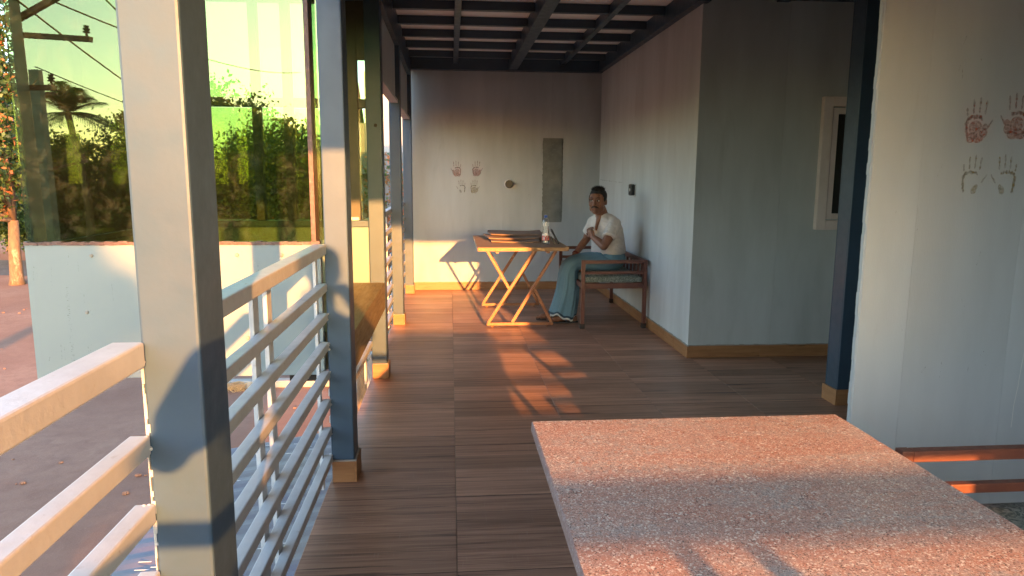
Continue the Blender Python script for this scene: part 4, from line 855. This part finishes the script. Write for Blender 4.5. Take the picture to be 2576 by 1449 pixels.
# behind the viewer: first an added unseen shade tree, then trees mirrored in glass
tree('unseen tree added behind the viewer to shade the left of the bay', (-1.2, -14, GZ), [(-.9, -14, 2.4, 1.9, 1.8, 2.0), (-2.2, -14, 2.0, 1.8, 1.6, 1.8), (.1, -14.2, 3.1, 1.2, 1.2, 1.3), (.72, -14, 3.6, .80, .9, .85), (.72, -14.6, 3.5, .75, .9, .85)], 16000, .30, .2, seed=51)
k = 0
for lab, x, y, h, w_ in (('dark tree behind the viewer mirrored in the middle of the glass', -11.5, -27, 9.2, 2.4), ('bushy tree behind the viewer mirrored left of the nearest post', -13.9, -28, 7.9, 2.2), ('tree behind the viewer mirrored beside the palm', -19.6, -29, 7.3, 2.6), ('feathery tree behind the viewer mirrored near the second pane', -8.2, -25, 8.2, 2.0), ('low tree behind the viewer mirrored at the edge of the bay', -5.6, -27, 7.0, 1.8), ('wide low tree behind the viewer mirrored at the foot of the poles', -25, -30, 7.0, 3.2)):
    z0 = GZ + h * .60; k += 1
    tree(lab, (x, y, GZ), [(x, y, z0, w_, w_, h * .36), (x - w_ * .7, y, z0 - 1.2, w_ * .8, w_ * .7, h * .27), (x + w_ * .7, y + .5, z0 - .8, w_ * .75, w_ * .7, h * .27), (x, y + .5, GZ + 2, w_ * 1.2, w_, 2.0)], 34000, .19, .2, ('leaf_backlit', 'leaf_mid'), (.65, .35), 60 + k, 'trees mirrored in the glass')
k = 0
for lab, x, y, h, w_ in (('tall tree far behind the viewer, mirrored above the middle of the glass', -13.5, -38, 10.6, 4.0), ('wide far tree mirrored between the palm and the nearest post', -22.5, -40, 7.4, 4.2), ('far tree mirrored near the right edge of the glass', -7.0, -37, 9.0, 3.4), ('far tree mirrored behind the utility poles', -30, -40, 8.8, 4.6)):
    z0 = GZ + h * .58; k += 1
    tree(lab, (x, y, GZ), [(x, y, z0, w_, w_, h * .36), (x - w_ * .7, y, z0 - 1.4, w_ * .8, w_ * .7, h * .30), (x + w_ * .7, y + .5, z0 - 1.2, w_ * .8, w_ * .7, h * .30), (x, y + .5, GZ + 2, w_ * 1.3, w_, 2.4)], 24000, .30, .25, ('leaf_mid', 'leaf_dark'), (.5, .5), 80 + k, 'trees mirrored in the glass')
def palm(base, h, lab, seed, nf=22, L=2.6):
    P = thing('palm_tree', lab, 'tree', base); b = B(); bx, by, bz = base; r = random.Random(seed); pts = [(bx + .3 * math.sin(k * .5), by, bz + h * k / 8) for k in range(9)]; b.tube(pts, [.2 - .01 * k for k in range(9)], 10); b.obj('trunk', 'bark', P, smooth=True); top = Vector(pts[-1]); f = B()
    for i in range(nf):
        az = 2 * math.pi * i / nf + r.uniform(-.2, .2); el = r.uniform(-.2, 1.35); d = Vector((math.cos(az) * math.cos(el), math.sin(az) * math.cos(el), math.sin(el))); sag = r.uniform(.5, 1.0); sp = []
        for k in range(13): q = k / 12 * L * r.uniform(.97, 1.0); sp.append(top + d * q + Vector((0, 0, -sag * q * q / L * .55)))
        f.tube(sp, [.03 - .002 * k for k in range(13)], 5)
        for k in range(1, 12):
            for sd_ in (-1, 1):
                for m_ in (0, .5):
                    p = sp[k].lerp(sp[k + 1], m_); t_ = (sp[k + 1] - sp[k - 1]).normalized(); s_ = t_.cross(Vector((0, 0, 1))).normalized() * sd_; ll = .62 * math.sin(math.pi * (k + m_ + 1) / 14) + .1; e = p + (s_ * .8 + t_ * .55 + Vector((0, 0, -.35))).normalized() * ll; i0 = len(f.v); w2 = t_ * .025; f.v += [tuple(p - w2), tuple(p + w2), tuple(e)]; f.f.append((i0, i0 + 1, i0 + 2)); f.m.append(0)
    f.obj('fronds', 'palm_leaf', P)
palm((-15.6, -25.0, GZ), 7.2, 'palm tree behind the viewer, mirrored in the left of the glass', 5, 26, 1.9)
palm((-2.35, 17.5, GZ), 9.4, 'palm tree beyond the bay roof with fronds near the top of the picture', 9, 18, 2.4)
# utility poles with cross arms and wires, behind the viewer
def pole(base, h, r0, r1, arms, lab):
    P = thing('utility_pole', lab, 'pole', base); bx, by, bz = base; M4 = Matrix.Translation(base) @ Matrix.Rotation(.15, 4, 'Z'); b = B(); k = len(b.v)
    b.v = [tuple(M4 @ Vector((sx_ * r, sy_ * r * .7, z))) for r, z in ((r0, -.1), (r1, h)) for sx_, sy_ in ((-1, -1), (1, -1), (1, 1), (-1, 1))]; b.f = [(0, 3, 2, 1), (4, 5, 6, 7), (0, 1, 5, 4), (1, 2, 6, 5), (2, 3, 7, 6), (3, 0, 4, 7)]; b.m = [0] * 6; b.obj('shaft', 'concrete', P, .02)
    for z, a0, a1, tilt in arms:
        p, q = M4 @ Vector((a0, -.2, z)), M4 @ Vector((a1, -.2, z + tilt)); B().bar(p, q, .11, .09, (0, 0, 1)).obj('cross_arm', 'rust_frame', P)
        for f_ in (.04, .96): c_ = p.lerp(q, f_); B().lathe([(.0, .04), (.02, .05), (.02, .10), (.06, .11), (.06, .13), (.03, .14), (.06, .16), (.06, .18), (.03, .19), (.045, .21), (.045, .23), (0, .24)], 10, c=tuple(c_)).obj('insulator', 'rubber', P)
    return P
pole((-7.75, -7.0, GZ), 9.4, .30, .17, ((7.15, -.45, 1.40, -.12), (6.2, -.1, .62, 0), (7.35, .0, 1.3, .62), (7.35, .0, -1.3, .62)), 'big utility pole behind the viewer, mirrored at the left of the glass')
pole((-12.95, -17.5, GZ), 7.9, .26, .16, ((7.2, -.5, .5, 0), (4.6, -1.0, 1.3, .5)), 'smaller utility pole behind the viewer, mirrored beside the palm')
def wire(p, q, sag, lab, r=.018):
    p, q = Vector(p), Vector(q); b = B(); b.tube([p.lerp(q, k / 24) + Vector((0, 0, -sag * 4 * (k / 24) * (1 - k / 24))) for k in range(25)], r, 5); tag(b.obj('power_line', 'rubber', smooth=True), lab, 'wire', 'power lines behind the viewer')
for i, (p, q, s_) in enumerate((((-7.6, -7, 4.75), (-7.9, -33, 6.9), .5), ((-6.5, -7, 5.0), (-9.2, -33, 4.9), .9), ((-7.4, -6, 4.6), (-11, -34, 3.2), .6), ((-12.95, -17.5, 4.8), (-11.5, -45, 3.6), .5), ((-7.75, -7, 3.2), (-12.95, -17.5, 4.4), .2))): wire(p, q, s_, ['thick sagging wire mirrored across the upper glass', 'thin wire mirrored across the top of the glass', 'wire mirrored as it slopes down to the trees', 'thin wire from the smaller mirrored pole', 'wire between the two mirrored poles'][i])
